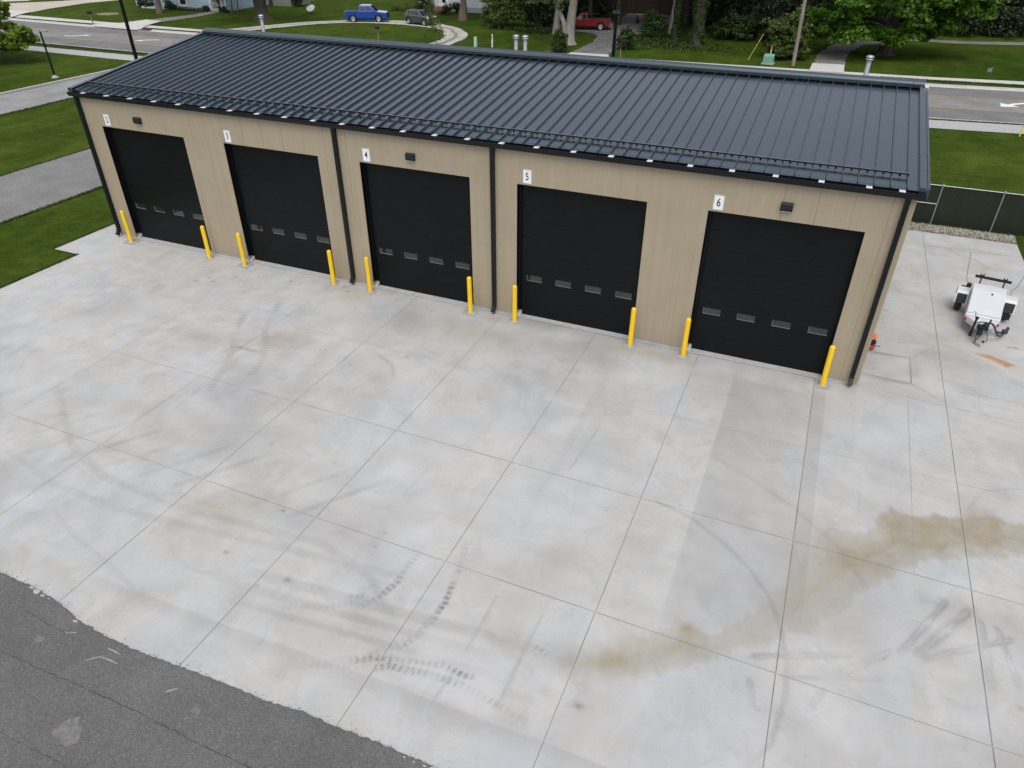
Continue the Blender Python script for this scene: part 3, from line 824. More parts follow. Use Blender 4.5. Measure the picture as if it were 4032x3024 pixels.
    b = drive('d', -16.1, -9.65, -40, 33.2, 'drive', -0.024)
    for x in (-14.2, -12.6, -11.3):
        q = jag([(x, -20), (x + .3, 0), (x - .1, 12)], 0.5, 0.05, closed=False)
        b.ribbon(q, [random.choice((.01, .02, .035)) for _ in q], -0.019, 1)
    MAT['faded'] = M('faded_seam', (0.22, 0.215, 0.21), 0.9, var=.2)
    struct(b.build('asphalt_drive', ['drive', 'faded']))
    b = drive('d', -34.8, -29.0, -40, 33.0, 'drive', -0.024)
    MAT['drive2'] = asphalt_mat('pale_drive', (0.25, 0.246, 0.243), 0.25, 16)
    struct(b.build('pale_drive', 'drive2'))
    b = MB()
    b.bb(-35.15, -34.82, -40, 31.5, -0.04, 0.10)
    struct(b.build('kerb', 'conc3'))
    # main road
    struct(band('r', CNEAR, CFAR, -0.035, 'road').build('main_road', 'road'))
    struct(band('m', lambda x: Y2(x) + .1, lambda x: Y1(x) - .1, -0.030, 'road_mid').build('turn_lane', 'road_mid'))
    b = MB()
    for Y, s in ((Y1, 1), (Y2, -1)):
        for off, dash in ((0.0, False), (-0.30 * s, True)):
            xs = list(range(-150, 100, 3))
            if dash:
                for x in range(-150, 100, 12):
                    b.add([(x, Y(x) + off - .06, -0.024), (x + 3, Y(x + 3) + off - .06, -0.024), (x + 3, Y(x + 3) + off + .06, -0.024), (x, Y(x) + off + .06, -0.024)], [(0, 1, 2, 3)], 0)
            else:
                vs = []
                for x in xs:
                    vs += [(x, Y(x) - .06, -0.024), (x, Y(x) + .06, -0.024)]
                b.add(vs, [(2 * i, 2 * i + 2, 2 * i + 3, 2 * i + 1) for i in range(len(xs) - 1)], 0)
    def arrow(pts, w, head, hw, hl):
        b.ribbon(pts, [w * t for t in np.linspace(1.0, 1.1, len(pts))], -0.023, 1)
        p = Vector(pts[-1]); d = (p - Vector(pts[-2])).normalized(); nn = Vector((-d.y, d.x))
        b.sheet([tuple(p + nn * hw), tuple(p + d * hl), tuple(p - nn * hw)][::-1], -0.0225, 1)
    arrow([(-57.0, 41.0), (-56.2, 41.15), (-55.5, 41.5), (-55.0, 42.0)], .32, 0, .42, .8)
    arrow([(-44.7, 42.9), (-45.3, 42.65), (-45.9, 42.25), (-46.2, 41.9)], .32, 0, .42, .9)
    arrow([(39.2, 45.9), (38.0, 45.75), (37.3, 45.2), (36.9, 44.7)], .34, 0, .75, 1.1)
    struct(b.build('road_markings', ['roadyellow', 'roadwhite']))
    # walks and verges
    struct(band('w', WLO, WHI, -0.02, 'conc3').build('pavement', 'conc3'))
    b = band('f', FLO, FHI, -0.012, 'conc2')
    for x in np.arange(-90, 60, 1.9):
        b.add([(x - .012, FLO(x), -0.007), (x + .012, FLO(x), -0.007), (x + .012, FHI(x), -0.007), (x - .012, FHI(x), -0.007)], [(0, 1, 2, 3)], 1)
    struct(b.build('far_pavement', ['conc2', 'joint2']))
    b = band('k', lambda x: CFAR(x) - .75, lambda x: CFAR(x) - .08, -0.028, 'conc2')
    b2 = band('k', lambda x: CFAR(x) - .1, lambda x: CFAR(x) + .1, 0.07, 'conc2', 0.12)
    b.add(b2.v, b2.f)
    b3 = band('k', lambda x: CNEAR(x) - .1, lambda x: CNEAR(x) + .06, 0.06, 'conc2', 0.12)
    b.add(b3.v, b3.f)
    struct(b.build('road_kerb', 'conc2'))
    # driveway crossings and drives beyond the road
    def poly(name, pts, z, mat, amp=0.04, step=.5):
        b = MB()
        b.sheet(jag(pts, step, amp), z)
        return struct(b.build(name, mat))
    poly('driveway_apron', [(-59.6, 47.3), (-52.4, 47.0), (-53.0, 48.4), (-54.4, 50.6), (-55.6, 54.0), (-58.6, 54.5), (-59.0, 50.8), (-60.6, 49.6), (-61.0, 48.2)], 0.072, 'conc2', 0.01)
    poly('house_drive', [(-58.7, 54.4), (-55.6, 53.9), (-55.2, 58.5), (-55.5, 63.0), (-56.0, 64.9), (-57.6, 64.9), (-57.3, 61), (-58.2, 57.5)], -0.01, 'gravelgrey', .06)
    poly('paved_court', [(-78.7, 52.0), (-79.6, 54.5), (-80.9, 58), (-82.1, 65.5), (-80.6, 71), (-79.5, 80), (-125, 80), (-125, 47.9), (-76.5, 47.9), (-77.5, 50)], -0.01, 'sandpave', .03)
    poly('court_crossing', [(-78.5, 52.2), (-79.2, 54.2), (-84.4, 54.6), (-92, 55), (-92, 47.6), (-75.5, 47.6)], 0.074, 'conc2', .01)
    poly('planting_island', [(-93.0, 64.0), (-96, 60.2), (-92.5, 60.3), (-89.5, 64.0), (-88, 66), (-86.5, 69), (-90, 72), (-96, 70)], 0.0, 'grass', .1)
    poly('bare_patch', [(-70.2, 56.7), (-68.6, 55.9), (-67.3, 56.3), (-67.0, 57.9), (-68.4, 58.7), (-70.0, 58.3)], -0.03, 'soil', .12)
    outer = [(-45.6, 50.2), (-43.8, 52.2), (-42.9, 53.9), (-41.0, 57.8), (-39.5, 60.6), (-37.7, 62.7), (-34.1, 65.3), (-31, 66.8), (-27.7, 67.3), (-24.8, 67.1), (-22.3, 66.5), (-18.8, 64.4), (-16.2, 61.4), (-14.7, 58.5), (-14.2, 56), (-14.0, 52.9), (-13.6, 50.0)]
    inner = [(-16.4, 50.2), (-16.4, 51.9), (-16.4, 54.8), (-17.0, 57.2), (-17.8, 58.8), (-19.6, 61.7), (-21.0, 62.8), (-23.0, 63.4), (-25.7, 64.0), (-28.3, 64.1), (-31.2, 63.6), (-34.1, 62.5), (-36.4, 60.5), (-37.8, 58.1), (-39.2, 55.2), (-39.9, 53.3), (-41.2, 50.5)]
    b = MB()
    b.sheet(jag(outer + inner, .4, .10), -0.02)
    mid = [((a[0] + c[0]) / 2, (a[1] + c[1]) / 2) for a, c in zip(outer, inner[::-1])]
    q = jag(mid, .45, .10, closed=False)
    b.ribbon(q, [.25 + .45 * random.random() for _ in q], -0.014, 1)
    struct(b.build('gravel_loop', ['gravel', 'mulch2' if 'mulch2' in MAT else 'soilgrey']))
    poly('old_drive', [(-0.6, 53.0), (3.3, 53.3), (3.0, 56), (2.9, 59.0), (2.4, 62), (2.0, 66), (3.5, 72), (4.2, 80), (4, 86.3), (-3.6, 86.3), (-3.2, 78), (-4.5, 73.5), (-9.5, 72.5), (-9.5, 67.8), (-5.1, 67.2), (-2.5, 66.6), (-1.3, 64.6), (-0.6, 60)], -0.015, 'olddrive', .08)
    b = MB()
    for pts in ([(-0.4, 57), (1, 57.4), (2.8, 57)], [(-0.8, 62.4), (.8, 61.9), (2.3, 62.6)], [(0.5, 54), (1.3, 56.2), (1.5, 58.8)], [(2.3, 60.5), (1.9, 63.8), (2.3, 67), (3.4, 71.2)], [(-2.5, 66.9), (-.5, 66.2), (1.6, 66)], [(2.9, 55), (1.8, 55.8), (.9, 55.2)]):
        q = jag(pts, .3, .09, closed=False)
        b.ribbon(q, [random.choice((.04, .07, .14)) for _ in q], -0.009)
    struct(b.build('drive_cracks', 'crack'))
    poly('drive_crossing', [(-0.7, 51.2), (3.9, 51.4), (3.6, 52.6), (3.3, 53.4), (-0.5, 53.1)], 0.02, 'conc2', .01)
    poly('lane_crossing', [(22.2, 52.5), (25.1, 52.7), (25.0, 56.9), (22.2, 56.7)], 0.02, 'conc2', .01)
    poly('gravel_lane', [(22.3, 56.6), (25.0, 56.8), (25.0, 61), (25.3, 65), (26.5, 70), (31, 75.0), (37, 75.1), (45, 77.6), (60, 81), (60, 84), (45, 79.8), (36.7, 77.2), (30, 77.0), (24.5, 74), (23.2, 68), (22.3, 62)], -0.01, 'gravelgrey', .15)
    poly('mulch_bed', [(-3.4, 52.6), (-0.9, 52.3), (-0.9, 53.6), (-2.6, 54.2), (-3.4, 53.4)], -0.02, 'mulch', .1)

MAT_READY = False

# ------------------------------------------------------------------ the garage building
DL = {2: -2.32, 3: 3.915, 4: 9.945, 5: 15.918, 6: 22.015}
DW = 4.267
DH = 4.81
XL, XR = -3.30, 27.27
EX0, EX1 = -3.47, 27.40          # roof ends
EY, EZ = -0.03, 6.10             # panel edge at the eave
RY, RZ = 7.90, 7.205              # ridge
SL = (RZ - EZ) / (RY - EY)
BY = 2 * RY                      # back wall
def roofz(y):
    return EZ + SL * (y - EY) if y <= RY else RZ - (SL + .025) * (y - RY)

def build_garage():
    g = thing('garage_building', 'long tan metal garage with dark ribbed roof and five black numbered doors', 'garage', ((XL + XR) / 2, 8, 0))
    inv = Matrix.Translation((-(XL + XR) / 2, -8, 0))
    def put(b, name, mats, parent=None, bevel=0.0):
        o = b.build(name, mats, None, bevel)
        o.parent = g if parent is None else parent
        if parent is None:
            o.matrix_parent_inverse = inv
        return o
    # walls: piers and heads butted end to end
    b = MB()
    zb, zt = 0.10, 6.02
    cuts = [XL] + sum([[DL[k], DL[k] + DW] for k in (2, 3, 4, 5, 6)], []) + [XR]
    for i in range(0, len(cuts), 2):
        b.bb(cuts[i], cuts[i + 1], 0, 0.2, zb, DH)
    b.bb(XL, XR, 0, 0.2, DH, zt)
    b.bb(XL, XL + .2, 0.2, BY - .2, zb, zt)
    b.bb(XR - .2, XR, 0.2, BY - .2, zb, zt)
    b.bb(XL, XR, BY - .2, BY, zb, zt)
    for x0 in (XL, XR - .2):
        b.prism([(0.02, zt), (BY - .02, zt), (RY, RZ - 0.12)], x0, x0 + .2, axis='x')
    put(b, 'wall', 'wall')
    for x0, x1 in ((XL - .012, XL + .16), (XR - .16, XR + .012)):
        b = MB()
        b.bb(x0, x1, -0.012, -0.001, zb - .01, zt)
        put(b, 'corner_trim', 'wall')
    b = MB()
    for i in range(0, len(cuts), 2):
        b.bb(cuts[i] - (0.0 if i == 0 else 0), cuts[i + 1], 0.02, 0.35, -0.1, 0.10)
    b.bb(XL, XR, BY - .3, BY - .02, -0.1, .1)
    for k in DL:                       # slab threshold inside the openings, wedge at the jamb
        b.bb(DL[k], DL[k] + DW, 0.0, 0.6, -0.1, 0.012)
        b.prism([(0.0, 0.0), (0.24, 0.0), (0.24, 0.20)], DL[k] + 0.002, DL[k] + 0.13, axis='x')
    put(b, 'foundation', 'conc3')
    # roof: standing seam sheet, both slopes one mesh
    b = MB()
    ribs = []
    x = 26.96
    while x > EX0 + .15:
        ribs.append(x); x -= 0.4015
    ribs = ribs[::-1]
    h, w0, w1 = 0.066, 0.024, 0.016
    prof = [(EX0, 0)]
    for r in ribs:
        prof += [(r - w0, 0.0), (r - w1 + .004, h * .9), (r - w1 + .008, h), (r + w1 - .008, h), (r + w1 - .004, h * .9), (r + w0, 0.0)]
    prof.append((EX1, 0))
    rows = []
    for y, zz in ((EY, EZ), (RY, RZ)):
        rows.append([(px, y, zz + pz) for px, pz in prof])
    n = len(prof)
    b.add(rows[0] + rows[1], [(i, i + 1, n + i + 1, n + i) for i in range(n - 1)])
    b.add([(px, EY, EZ + pz) for px, pz in prof] + [(px, EY, EZ - .02) for px, pz in prof], [(i, n + i, n + i + 1, i + 1) for i in range(n - 1)])
    b.add([(EX0, RY, RZ), (EX1, RY, RZ), (EX1, BY - EY, EZ - .2), (EX0, BY - EY, EZ - .2)], [(0, 1, 2, 3)])
    for r in ribs[::1]:
        b.add([(r - w0, RY, RZ), (r, RY, RZ + h), (r + w0, RY, RZ), (r - w0, BY, EZ - .2), (r, BY, EZ - .16), (r + w0, BY, EZ - .2)], [(0, 3, 4, 1), (1, 4, 5, 2)])
    # screw heads along the eave
    for i, r in enumerate(ribs[:-1]):
        for t in (0.07, 0.135, 0.2, 0.265, 0.33):
            yy = EY + 0.09
            b.box((r + t, yy, roofz(yy) + .004), (.016, .016, .012), 1)
    roof = put(b, 'roof', ['roof', 'trim'])
    # soffit / deck
    b = MB()
    b.add([(EX0 + .01, EY, EZ - .05), (EX1 - .01, EY, EZ - .05), (EX1 - .01, RY, RZ - .05), (EX0 + .01, RY, RZ - .05)], [(0, 3, 2, 1)])
    b.add([(EX0 + .01, RY, RZ - .05), (EX1 - .01, RY, RZ - .05), (EX1 - .01, BY, EZ - .25), (EX0 + .01, BY, EZ - .25)], [(0, 3, 2, 1)])
    put(b, 'roof_deck', 'trim', roof)
    # ridge cap: folded flashing standing off the ribs, in 3 m lengths
    def ridge_len(x0, x1):
        p = [(RY - .30, roofz(RY - .30) + .055), (RY - .30, roofz(RY - .30) + .150), (RY - .17, roofz(RY - .17) + .165), (RY - .165, roofz(RY - .165) + .195), (RY, RZ + .225), (RY + .165, RZ + .155), (RY + .3, RZ + .09), (RY + .3, RZ)]
        vs = [(x0, y, z) for y, z in p] + [(x1, y, z) for y, z in p]
        k = len(p)
        return vs, [(i, k + i, k + i + 1, i + 1) for i in range(k - 1)] + [tuple(range(k)), tuple(range(2 * k - 1, k - 1, -1))]
    b = MB()
    x = EX0
    while x < EX1 - .1:
        x1 = min(x + 3.05, EX1)
        vs, fs = ridge_len(x + (.004 if x > EX0 else 0), x1 - .004)
        b.add(vs, fs)
        b.add([(q[0] if q[0] > x + 1 else x1 - .02, q[1], q[2] + .006) for q in vs], fs[:-2]) if False else None
        x = x1
    put(b, 'ridge_cap', 'roof', roof)
    # rake trims
    for x0, sgn in ((EX0, 1), (EX1, -1)):
        b = MB()
        for xa, xb, za, zc in ((0.02, .16, -.10, .105), (-.03, .018, -.16, .06), (-.085, -.032, -.16, .09)):
            p0, p1 = sorted((x0 + sgn * xa, x0 + sgn * xb))
            ys = [EY - .04, RY, BY + .03]
            vs = []
            for y in ys:
                z = roofz(y)
                vs += [(p0, y, z + za), (p1, y, z + za), (p1, y, z + zc), (p0, y, z + zc)]
            fs = [(0, 1, 2, 3), (11, 10, 9, 8)]
            for s in range(2):
                o = 4 * s
                for k in range(4):
                    k2 = (k + 1) % 4
                    fs.append((o + k, o + 4 + k, o + 4 + k2, o + k2))
            b.add(vs, fs)
        put(b, 'rake_trim', 'roof', roof)
    b = MB()
    b.prism([(0, 0), (.13, -.02), (.15, -.12), (.05, -.11)], 0, .1, axis='y')
    o = put(b, 'end_cap', 'white', roof)
    o.location = (EX1 - .04, RY - .33, RZ + .13)
    # eave gutter: open box section
    b = MB()
    gy0, gy1, gz0, gz1 = -0.21, -0.004, 5.905, 6.065
    sec = [(gy1, gz1 - .01), (gy1, gz0), (gy0 + .045, gz0), (gy0 + .03, gz0 + .05), (gy0 + .005, gz0 + .10), (gy0, gz1), (gy0 + .018, gz1), (gy0 + .024, gz1 - .055), (gy1 - .012, gz1 - .055), (gy1 - .012, gz1 - .012)]
    k = len(sec)
    b.add([(EX0 - .04, y, z) for y, z in sec] + [(EX1 + .03, y, z) for y, z in sec], [(i, k + i, k + (i + 1) % k, (i + 1) % k) for i in range(k)] + [tuple(range(k)), tuple(range(2 * k - 1, k - 1, -1))])
    gut = put(b, 'gutter', 'trim')
    b = MB()
    b.sheet([(EX0, gy0 + .026), (EX1, gy0 + .026), (EX1, gy1 - .014), (EX0, gy1 - .014)], gz1 - .050)
    put(b, 'gutter_lining', 'gut', gut)
    cx = [-2.71, -1.45, -.22, 1.0, 2.2, 3.42, 4.65, 5.87, 7.08, 8.29, 9.48, 10.68, 11.87, 13.05, 14.23, 15.42, 16.6, 17.8, 18.98, 20.15, 21.33, 22.5, 23.68, 24.87, 26.06, 26.86]
    for x in cx:
        b = MB()
        b.bb(x - .075, x + .075, gy0 + .03, EY + .015, gz1 - .018, gz1 + .012)
        b.bb(x - .075, x + .075, gy0 + .022, gy0 + .03, gz1 - .05, gz1 + .012)
        put(b, 'gutter_strap', 'offwhite', gut)
    # downspouts
    for x, top in ((-3.2, 1), (9.08, 1), (15.09, 1), (27.06, 1)):
        b = MB()
        w = .065
        pts = [(x, -.095, gz0 + .01), (x, -.085, 5.6), (x, -.085, .36), (x, -.11, .26), (x - (.0 if x > 20 else 0), -.24, .09)]
        b.tube(pts, [w * 1.414] * 5, n=4, smooth=False)
        o = put(b, 'downspout', 'trim')
        for z in (1.2, 3.4, 5.2):
            b = MB()
            b.bb(x - .069, x + .069, -.153, -.002, z, z + .03)
            put(b, 'strap', 'trim', o)
    # snow rail with drop plates between the ribs
    ry = 0.70
    rz = roofz(ry)
    sn = MB()
    sn.bb(EX0 + .22, 26.98, ry - .024, ry + .024, rz + .076, rz + .118)
    sn.bb(EX0 + .22, 26.98, ry - .004, ry + .006, rz + .1181, rz + .124, 1)  # thin pale strip: the rail's top-edge highlight put in as colour
    snow = put(sn, 'snow_guard', ['railmetal', 'galv'])
    for r in ribs[:-1]:
        flags = MB()
        flags.bb(r + .17, r + .23, ry - .034, ry - .0245, rz + .025, rz + .100)
        put(flags, 'snow_flag', 'trim', snow)
    for r in ribs:
        b = MB()
        b.bb(r - .02, r + .02, ry - .022, ry + .022, rz + .045, rz + .0755)
        put(b, 'rail_clamp', 'trim', snow)
    # overhead doors
    rr = random.Random(4)
    for k in (2, 3, 4, 5, 6):
        x0 = DL[k]
        b = MB()
        yd = 0.20
        wins = [x0 + .305 + i * 1.067 for i in range(4)]
        b_z = [0.03, .62, 1.33, 1.65, 2.28, 2.91, 3.54, 4.17, 4.80]
        wz0, wz1 = 1.375, 1.605
        def face(a, c, z0, z1):
            b.bb(a, c, yd, yd + .05, z0, z1)
        a0, a1 = x0 + .11, x0 + DW - .06
        for z0, z1 in ((.03, .60), (.603, 1.22), (1.76, 2.36), (2.363, 2.97), (2.973, 3.58), (3.583, 4.19), (4.193, DH)):
            face(a0, a1, z0, z1)
        face(a0, a1, 1.223, wz0); face(a0, a1, wz1, 1.757)
        xs = [a0] + sum([[w, w + .56] for w in wins], []) + [a1]
        for i in range(0, len(xs), 2):
            face(xs[i], xs[i + 1], wz0, wz1)
        b.bb(a0, a1, yd + .005, yd + .045, 0.012, .03, 1)
        d = put(b, 'garage_door', ['black', 'rubber'])
        for i, w in enumerate(wins):
            p = MB()
            p.add([(w + .006, yd + .022, wz0 + .006), (w + .554, yd + .022, wz0 + .006), (w + .554, yd + .022 + rr.uniform(-.002, .002), wz1 - .006), (w + .006, yd + .022 + rr.uniform(-.002, .002), wz1 - .006)], [(0, 1, 2, 3)], 0)
            f = .016
            p.bb(w, w + .56, yd - .006, yd + .02, wz0, wz0 + f * .9, 1)
            p.bb(w, w + .56, yd - .006, yd + .02, wz1 - f * .7, wz1, 2)
            p.bb(w, w + f * .7, yd - .006, yd + .02, wz0 + f * .9, wz1 - f * .7, 1)
            p.bb(w + .56 - f * .7, w + .56, yd - .006, yd + .02, wz0 + f * .9, wz1 - f * .7, 2)
            put(p, 'window', ['pane', 'frame', 'trim'], d)
        # black steel jambs and head lining the opening
        p = MB()
        p.bb(x0, x0 + .012, -.006, .6, .21, DH)
        p.bb(x0 + DW - .012, x0 + DW, -.006, .6, .1, DH)
        p.bb(x0 + .012, x0 + DW - .012, -.006, .6, DH - .012, DH)
        p.bb(x0 + .012, x0 + .11, .15, .199, .21, DH - .012)
        p.bb(x0 + DW - .06, x0 + DW - .012, .15, .199, .02, DH - .012)
        p.bb(x0 + .045, x0 + .085, .10, .149, 0.25, DH - .012)
        put(p, 'door_frame', 'black', d)
    # exhaust pipes through the back slope
    for x, y, z1, rad in ((-2.45, 10.7, 7.72, .078), (11.4, 10.6, 7.575, .085), (11.83, 10.6, 7.58, .085), (25.6, 10.6, 7.66, .085)):
        z0 = roofz(y) - .1
        b = MB()
        b.lathe([(rad * 2.2, z0 + .09), (rad * 1.15, z0 + .16), (rad, z0 + .17), (rad, z1 - .14), (rad * .8, z1 - .13), (rad * .8, z1 - .04)], (x, y, 0), 16)
        v = put(b, 'vent_pipe', 'galvdull')
        b = MB()
        b.lathe([(rad * 1.0, z1 - .15), (rad * 1.62, z1 - .13), (rad * 1.62, z1 - .115), (rad * 1.0, z1 - .11), (rad * 1.25, z1 - .07), (rad * 1.68, z1 - .055), (rad * 1.66, z1 - .035), (rad * 1.2, z1 + .0), (rad * .5, z1 + .018), (0.001, z1 + .022)], (x, y, 0), 18)
        put(b, 'vent_cap', 'galv', v)

def text_mesh(s, size):
    cu = bpy.data.curves.new('t', 'FONT')
    cu.body = s; cu.size = size; cu.offset = .003; cu.align_x = 'CENTER'; cu.align_y = 'CENTER'
    o = bpy.data.objects.new('t', cu); COL.objects.link(o)
    dg = bpy.context.evaluated_depsgraph_get(); dg.update()
    me = bpy.data.meshes.new_from_object(o.evaluated_get(dg))
    bpy.data.objects.remove(o)
    return me

def rrect(w, h, r, n=5):
    p = []
    for cx, cz, a0 in ((w / 2 - r, h / 2 - r, 0), (-w / 2 + r, h / 2 - r, 90), (-w / 2 + r, -h / 2 + r, 180), (w / 2 - r, -h / 2 + r, 270)):
        for k in range(n + 1):
            t = R(a0 + 90 * k / n)
            p.append((cx + r * math.cos(t), cz + r * math.sin(t)))
    return p

def build_signs():
    for k, off in ((2, .38), (3, .265), (4, .315), (5, .35), (6, .26)):
        x = DL[k] + off
        t = thing('number_sign', f'white rectangular wall sign with black number {k} above a black door', 'number sign', (x, 0, 5.085), 0, 'numbered door signs')
        b = MB()
        b.prism(rrect(.305, .455, .035), -.012, -.003, axis='y')
        b.build('sign_plate', 'white', t)
        b = MB()
        o = rrect(.285, .435, .028); i = rrect(.271, .421, .022)
        n = len(o)
        b.add([(p[0], -.0155, p[1]) for p in o] + [(p[0], -.0155, p[1]) for p in i], [(j, (j + 1) % n, n + (j + 1) % n, n + j) for j in range(n)])
        b.build('border', 'blacktext', t)
        me = text_mesh(str(k), .30)
        me.materials.clear(); me.materials.append(MAT['blacktext'])
        ob = bpy.data.objects.new('numeral', me); COL.objects.link(ob)
        ob.parent = t; ob.location = (0, -.0165, -.005); ob.rotation_euler = (R(90), 0, 0); ob.scale = (.82, 1.12, 1)
    for (x, near, where) in ((-0.2, 'number 2', 'leftmost'), (12.05, 'number 4', 'middle'), (24.14, 'number 6', 'rightmost')):
        t = thing('wall_light', f'black box wall light above the door beside the {near} sign', 'wall light', (x, 0, 5.24), 0, 'black wall lights over the doors')
        b = MB()
        b.prism([(-.003, .12), (-.10, .12), (-.135, .09), (-.14, -.06), (-.11, -.12), (-.003, -.12)], -.165, .165, axis='x')
        b.build('housing', 'plastic', t, bevel=.014)
        b = MB()
        b.bb(-.14, .14, -.10, -.02, -.132, -.118)
        b.build('lens', 'offwhite', t)

BX = [-2.21, 2.18, 4.02, 8.37, 10.04, 14.28, 16.02, 20.22, 22.0, 26.30]
def build_bollards():
    b = MB()
    r = .082
    prof = [(r * 1.02, 0.0), (r * 1.02, .02), (r, .03), (r, 1.35)]
    for k in range(1, 7):
        a = R(90 * k / 6)
        prof.append((max(r * math.cos(a), .001), 1.35 + r * .85 * math.sin(a)))
    root = None
    places = ['left of door 2 beside the corner downspout', 'at the right jamb of door 2', 'at the left jamb of door 3', 'at the right jamb of door 3 beside a downspout', 'at the left jamb of door 4', 'at the right jamb of door 4', 'at the left jamb of door 5', 'at the right jamb of door 5', 'at the left jamb of door 6', 'at the right jamb of door 6 by the building corner']
    ft = [('sq', .30), ('rd', .19), ('sq', .28), ('rd', .2), ('rd', .22), ('sq', .27), ('rd', .24), ('rd', .25), ('rd', .23), ('rd', .25)]
    first = None
    for i, x in enumerate(BX):
        t = thing('bollard', f'yellow round-topped bollard {places[i]}', 'bollard', (x, -.405, 0), 0, 'yellow bollards guarding the doors')
        t.rotation_euler = (R(random.uniform(-.7, .7)), R(random.uniform(-.7, .7)), random.uniform(0, 6.28) if i not in (0, 2, 5) else 0)
        if first is None:
            m = MB(); m.lathe(prof, n=24)
            first = m.build('sleeve', 'yellow', t)
        else:
            o = first.copy(); COL.objects.link(o); o.parent = t
        kind, rad = ft[i]
        m = MB()
        rr = random.Random(i)
        if kind == 'sq':
            p = [(-rad, -rad * .8), (rad * 1.05, -rad), (rad, rad * .9), (-rad * .95, rad)]
            p = [(a + (rr.random() - .5) * .03, c + (rr.random() - .5) * .03) for a, c in jag(p, .1, .008)]
        else:
            p = [(rad * (1 + .06 * (rr.random() - .5)) * math.cos(a), rad * (1 + .06 * (rr.random() - .5)) * math.sin(a)) for a in [q * math.tau / 26 for q in range(26)]]
        m.prism(p, -.01, .012)
        m.lathe([(.15, .012), (.13, .02), (.085, .03)], n=18, smooth=False)
        m.build('footing', 'patch', t)

# ------------------------------------------------------------------ fence and stones
def build_fence():
    y = 15.78
    f = thing('chain_link_fence', 'black meshed chain link fence with galvanised posts behind the stone strip', 'fence', (30.1, y, 0))
    xs = [25.3, 27.7, 30.1, 32.53, 34.95, 37.4, 39.8, 42.2]
    for x in xs:
        b = MB()
        b.tube([(x - 30.1, 0, -.1), (x - 30.1, 0, 1.84)], .03, 10)
        b.lathe([(.038, 1.82), (.038, 1.86), (.02, 1.885), (.001, 1.89)], (x - 30.1, 0, 0), 10)
        b.build('fence_post', 'galvdull', f)
    b = MB()
    b.tube([(xs[0] - 30.1, 0, 1.80), (xs[-1] - 30.1, 0, 1.80)], .021, 8)
    b.build('top_rail', 'galv', f)
    b = MB()
    b.tube([(xs[0] - 30.1, 0, .95), (-.03, 0, .95)], .021, 8)
    b.build('brace_rail', 'galv', f)
    # black diagonal wire with privacy slats
    b = MB()
    x0, x1, z0, z1 = xs[0] - 30.1, xs[-1] - 30.1, .05, 1.77
    hgt = z1 - z0
    s = x0 - hgt
    while s < x1:
        for d in (1, -1):
            a, c = (s, s + hgt) if d == 1 else (s + hgt, s)
            p, q = Vector((a, -.045 + .006 * d, z0)), Vector((c, -.045 + .006 * d, z1))
            if min(a, c) < x0 or max(a, c) > x1:
                continue
            dr = (q - p).normalized(); sd = Vector((dr.z, 0, -dr.x)) * .0045
            b.add([p - sd, p + sd, q + sd, q - sd, p + Vector((0, -.006, 0)), q + Vector((0, -.006, 0))], [(0, 3, 2, 1), (0, 4, 5, 3), (1, 2, 5, 4)])
        s += .085
    o = b.build('wire_mesh', 'fencemesh', f); o.location = (0, .085, 0)
    b = MB()
    x = x0 + .03
    while x < x1:
        tw = .010 * (random.random() - .5)
        b.add([(x, -.043 + tw, z0 + .01), (x + .052, -.043 - tw, z0 + .01), (x + .052, -.043 - tw, z1), (x, -.043 + tw, z1)], [(0, 1, 2, 3)])
        x += .0605
    o = b.build('privacy_slats', 'fencemesh', f); o.location = (0, .085, 0)

def build_stones():
    b = MB()
    b.sheet(jag([(27.25, 14.62), (33.42, 14.66), (33.5, 15.6), (27.25, 15.5)], .2, .03), 0.004)
    base = struct(b.build('gravel_strip', 'gravelgrey'))
    rr = np.random.default_rng(3)
    n = 7000
    P = np.stack([rr.uniform(27.3, 33.45, n), 14.6 + rr.beta(1.4, 1.4, n) * 1.0, rr.uniform(.0, .05, n)], -1)
    oc = np.array([(1, 0, 0), (-1, 0, 0), (0, 1, 0), (0, -1, 0), (0, 0, 1), (0, 0, -1)], float)
    fc = np.array([(0, 2, 4), (2, 1, 4), (1, 3, 4), (3, 0, 4), (2, 0, 5), (1, 2, 5), (3, 1, 5), (0, 3, 5)])
    V = oc[None] * rr.uniform(.014, .046, (n, 1, 1)) * rr.uniform(.6, 1.2, (n, 1, 3)) + rr.uniform(-.012, .012, (n, 6, 3))
    ang = rr.uniform(0, 6.28, n)
    ca, sa = np.cos(ang)[:, None], np.sin(ang)[:, None]
    V = np.stack([V[..., 0] * ca - V[..., 1] * sa, V[..., 0] * sa + V[..., 1] * ca, V[..., 2]], -1) + P[:, None, :]
    F = (fc[None] + 6 * np.arange(n)[:, None, None]).reshape(-1, 3)
    m, nt, bs = newmat('stones', .85, 0, .3)
    g = nd(nt, 'ShaderNodeNewGeometry')
    nt.links.new(ramp(nt, g.outputs['Random Per Island'], [(0, (.10, .085, .065)), (.35, (.25, .22, .18)), (.7, (.38, .35, .30)), (1, (.52, .50, .47))]), bs.inputs['Base Color'])
    MAT['stones'] = m
    o = np_obj('river_stones', V.reshape(-1, 3), F, 'stones')
    tag(o, 'loose grey and tan river stones in the strip along the fence', 'stones', kind='stuff')

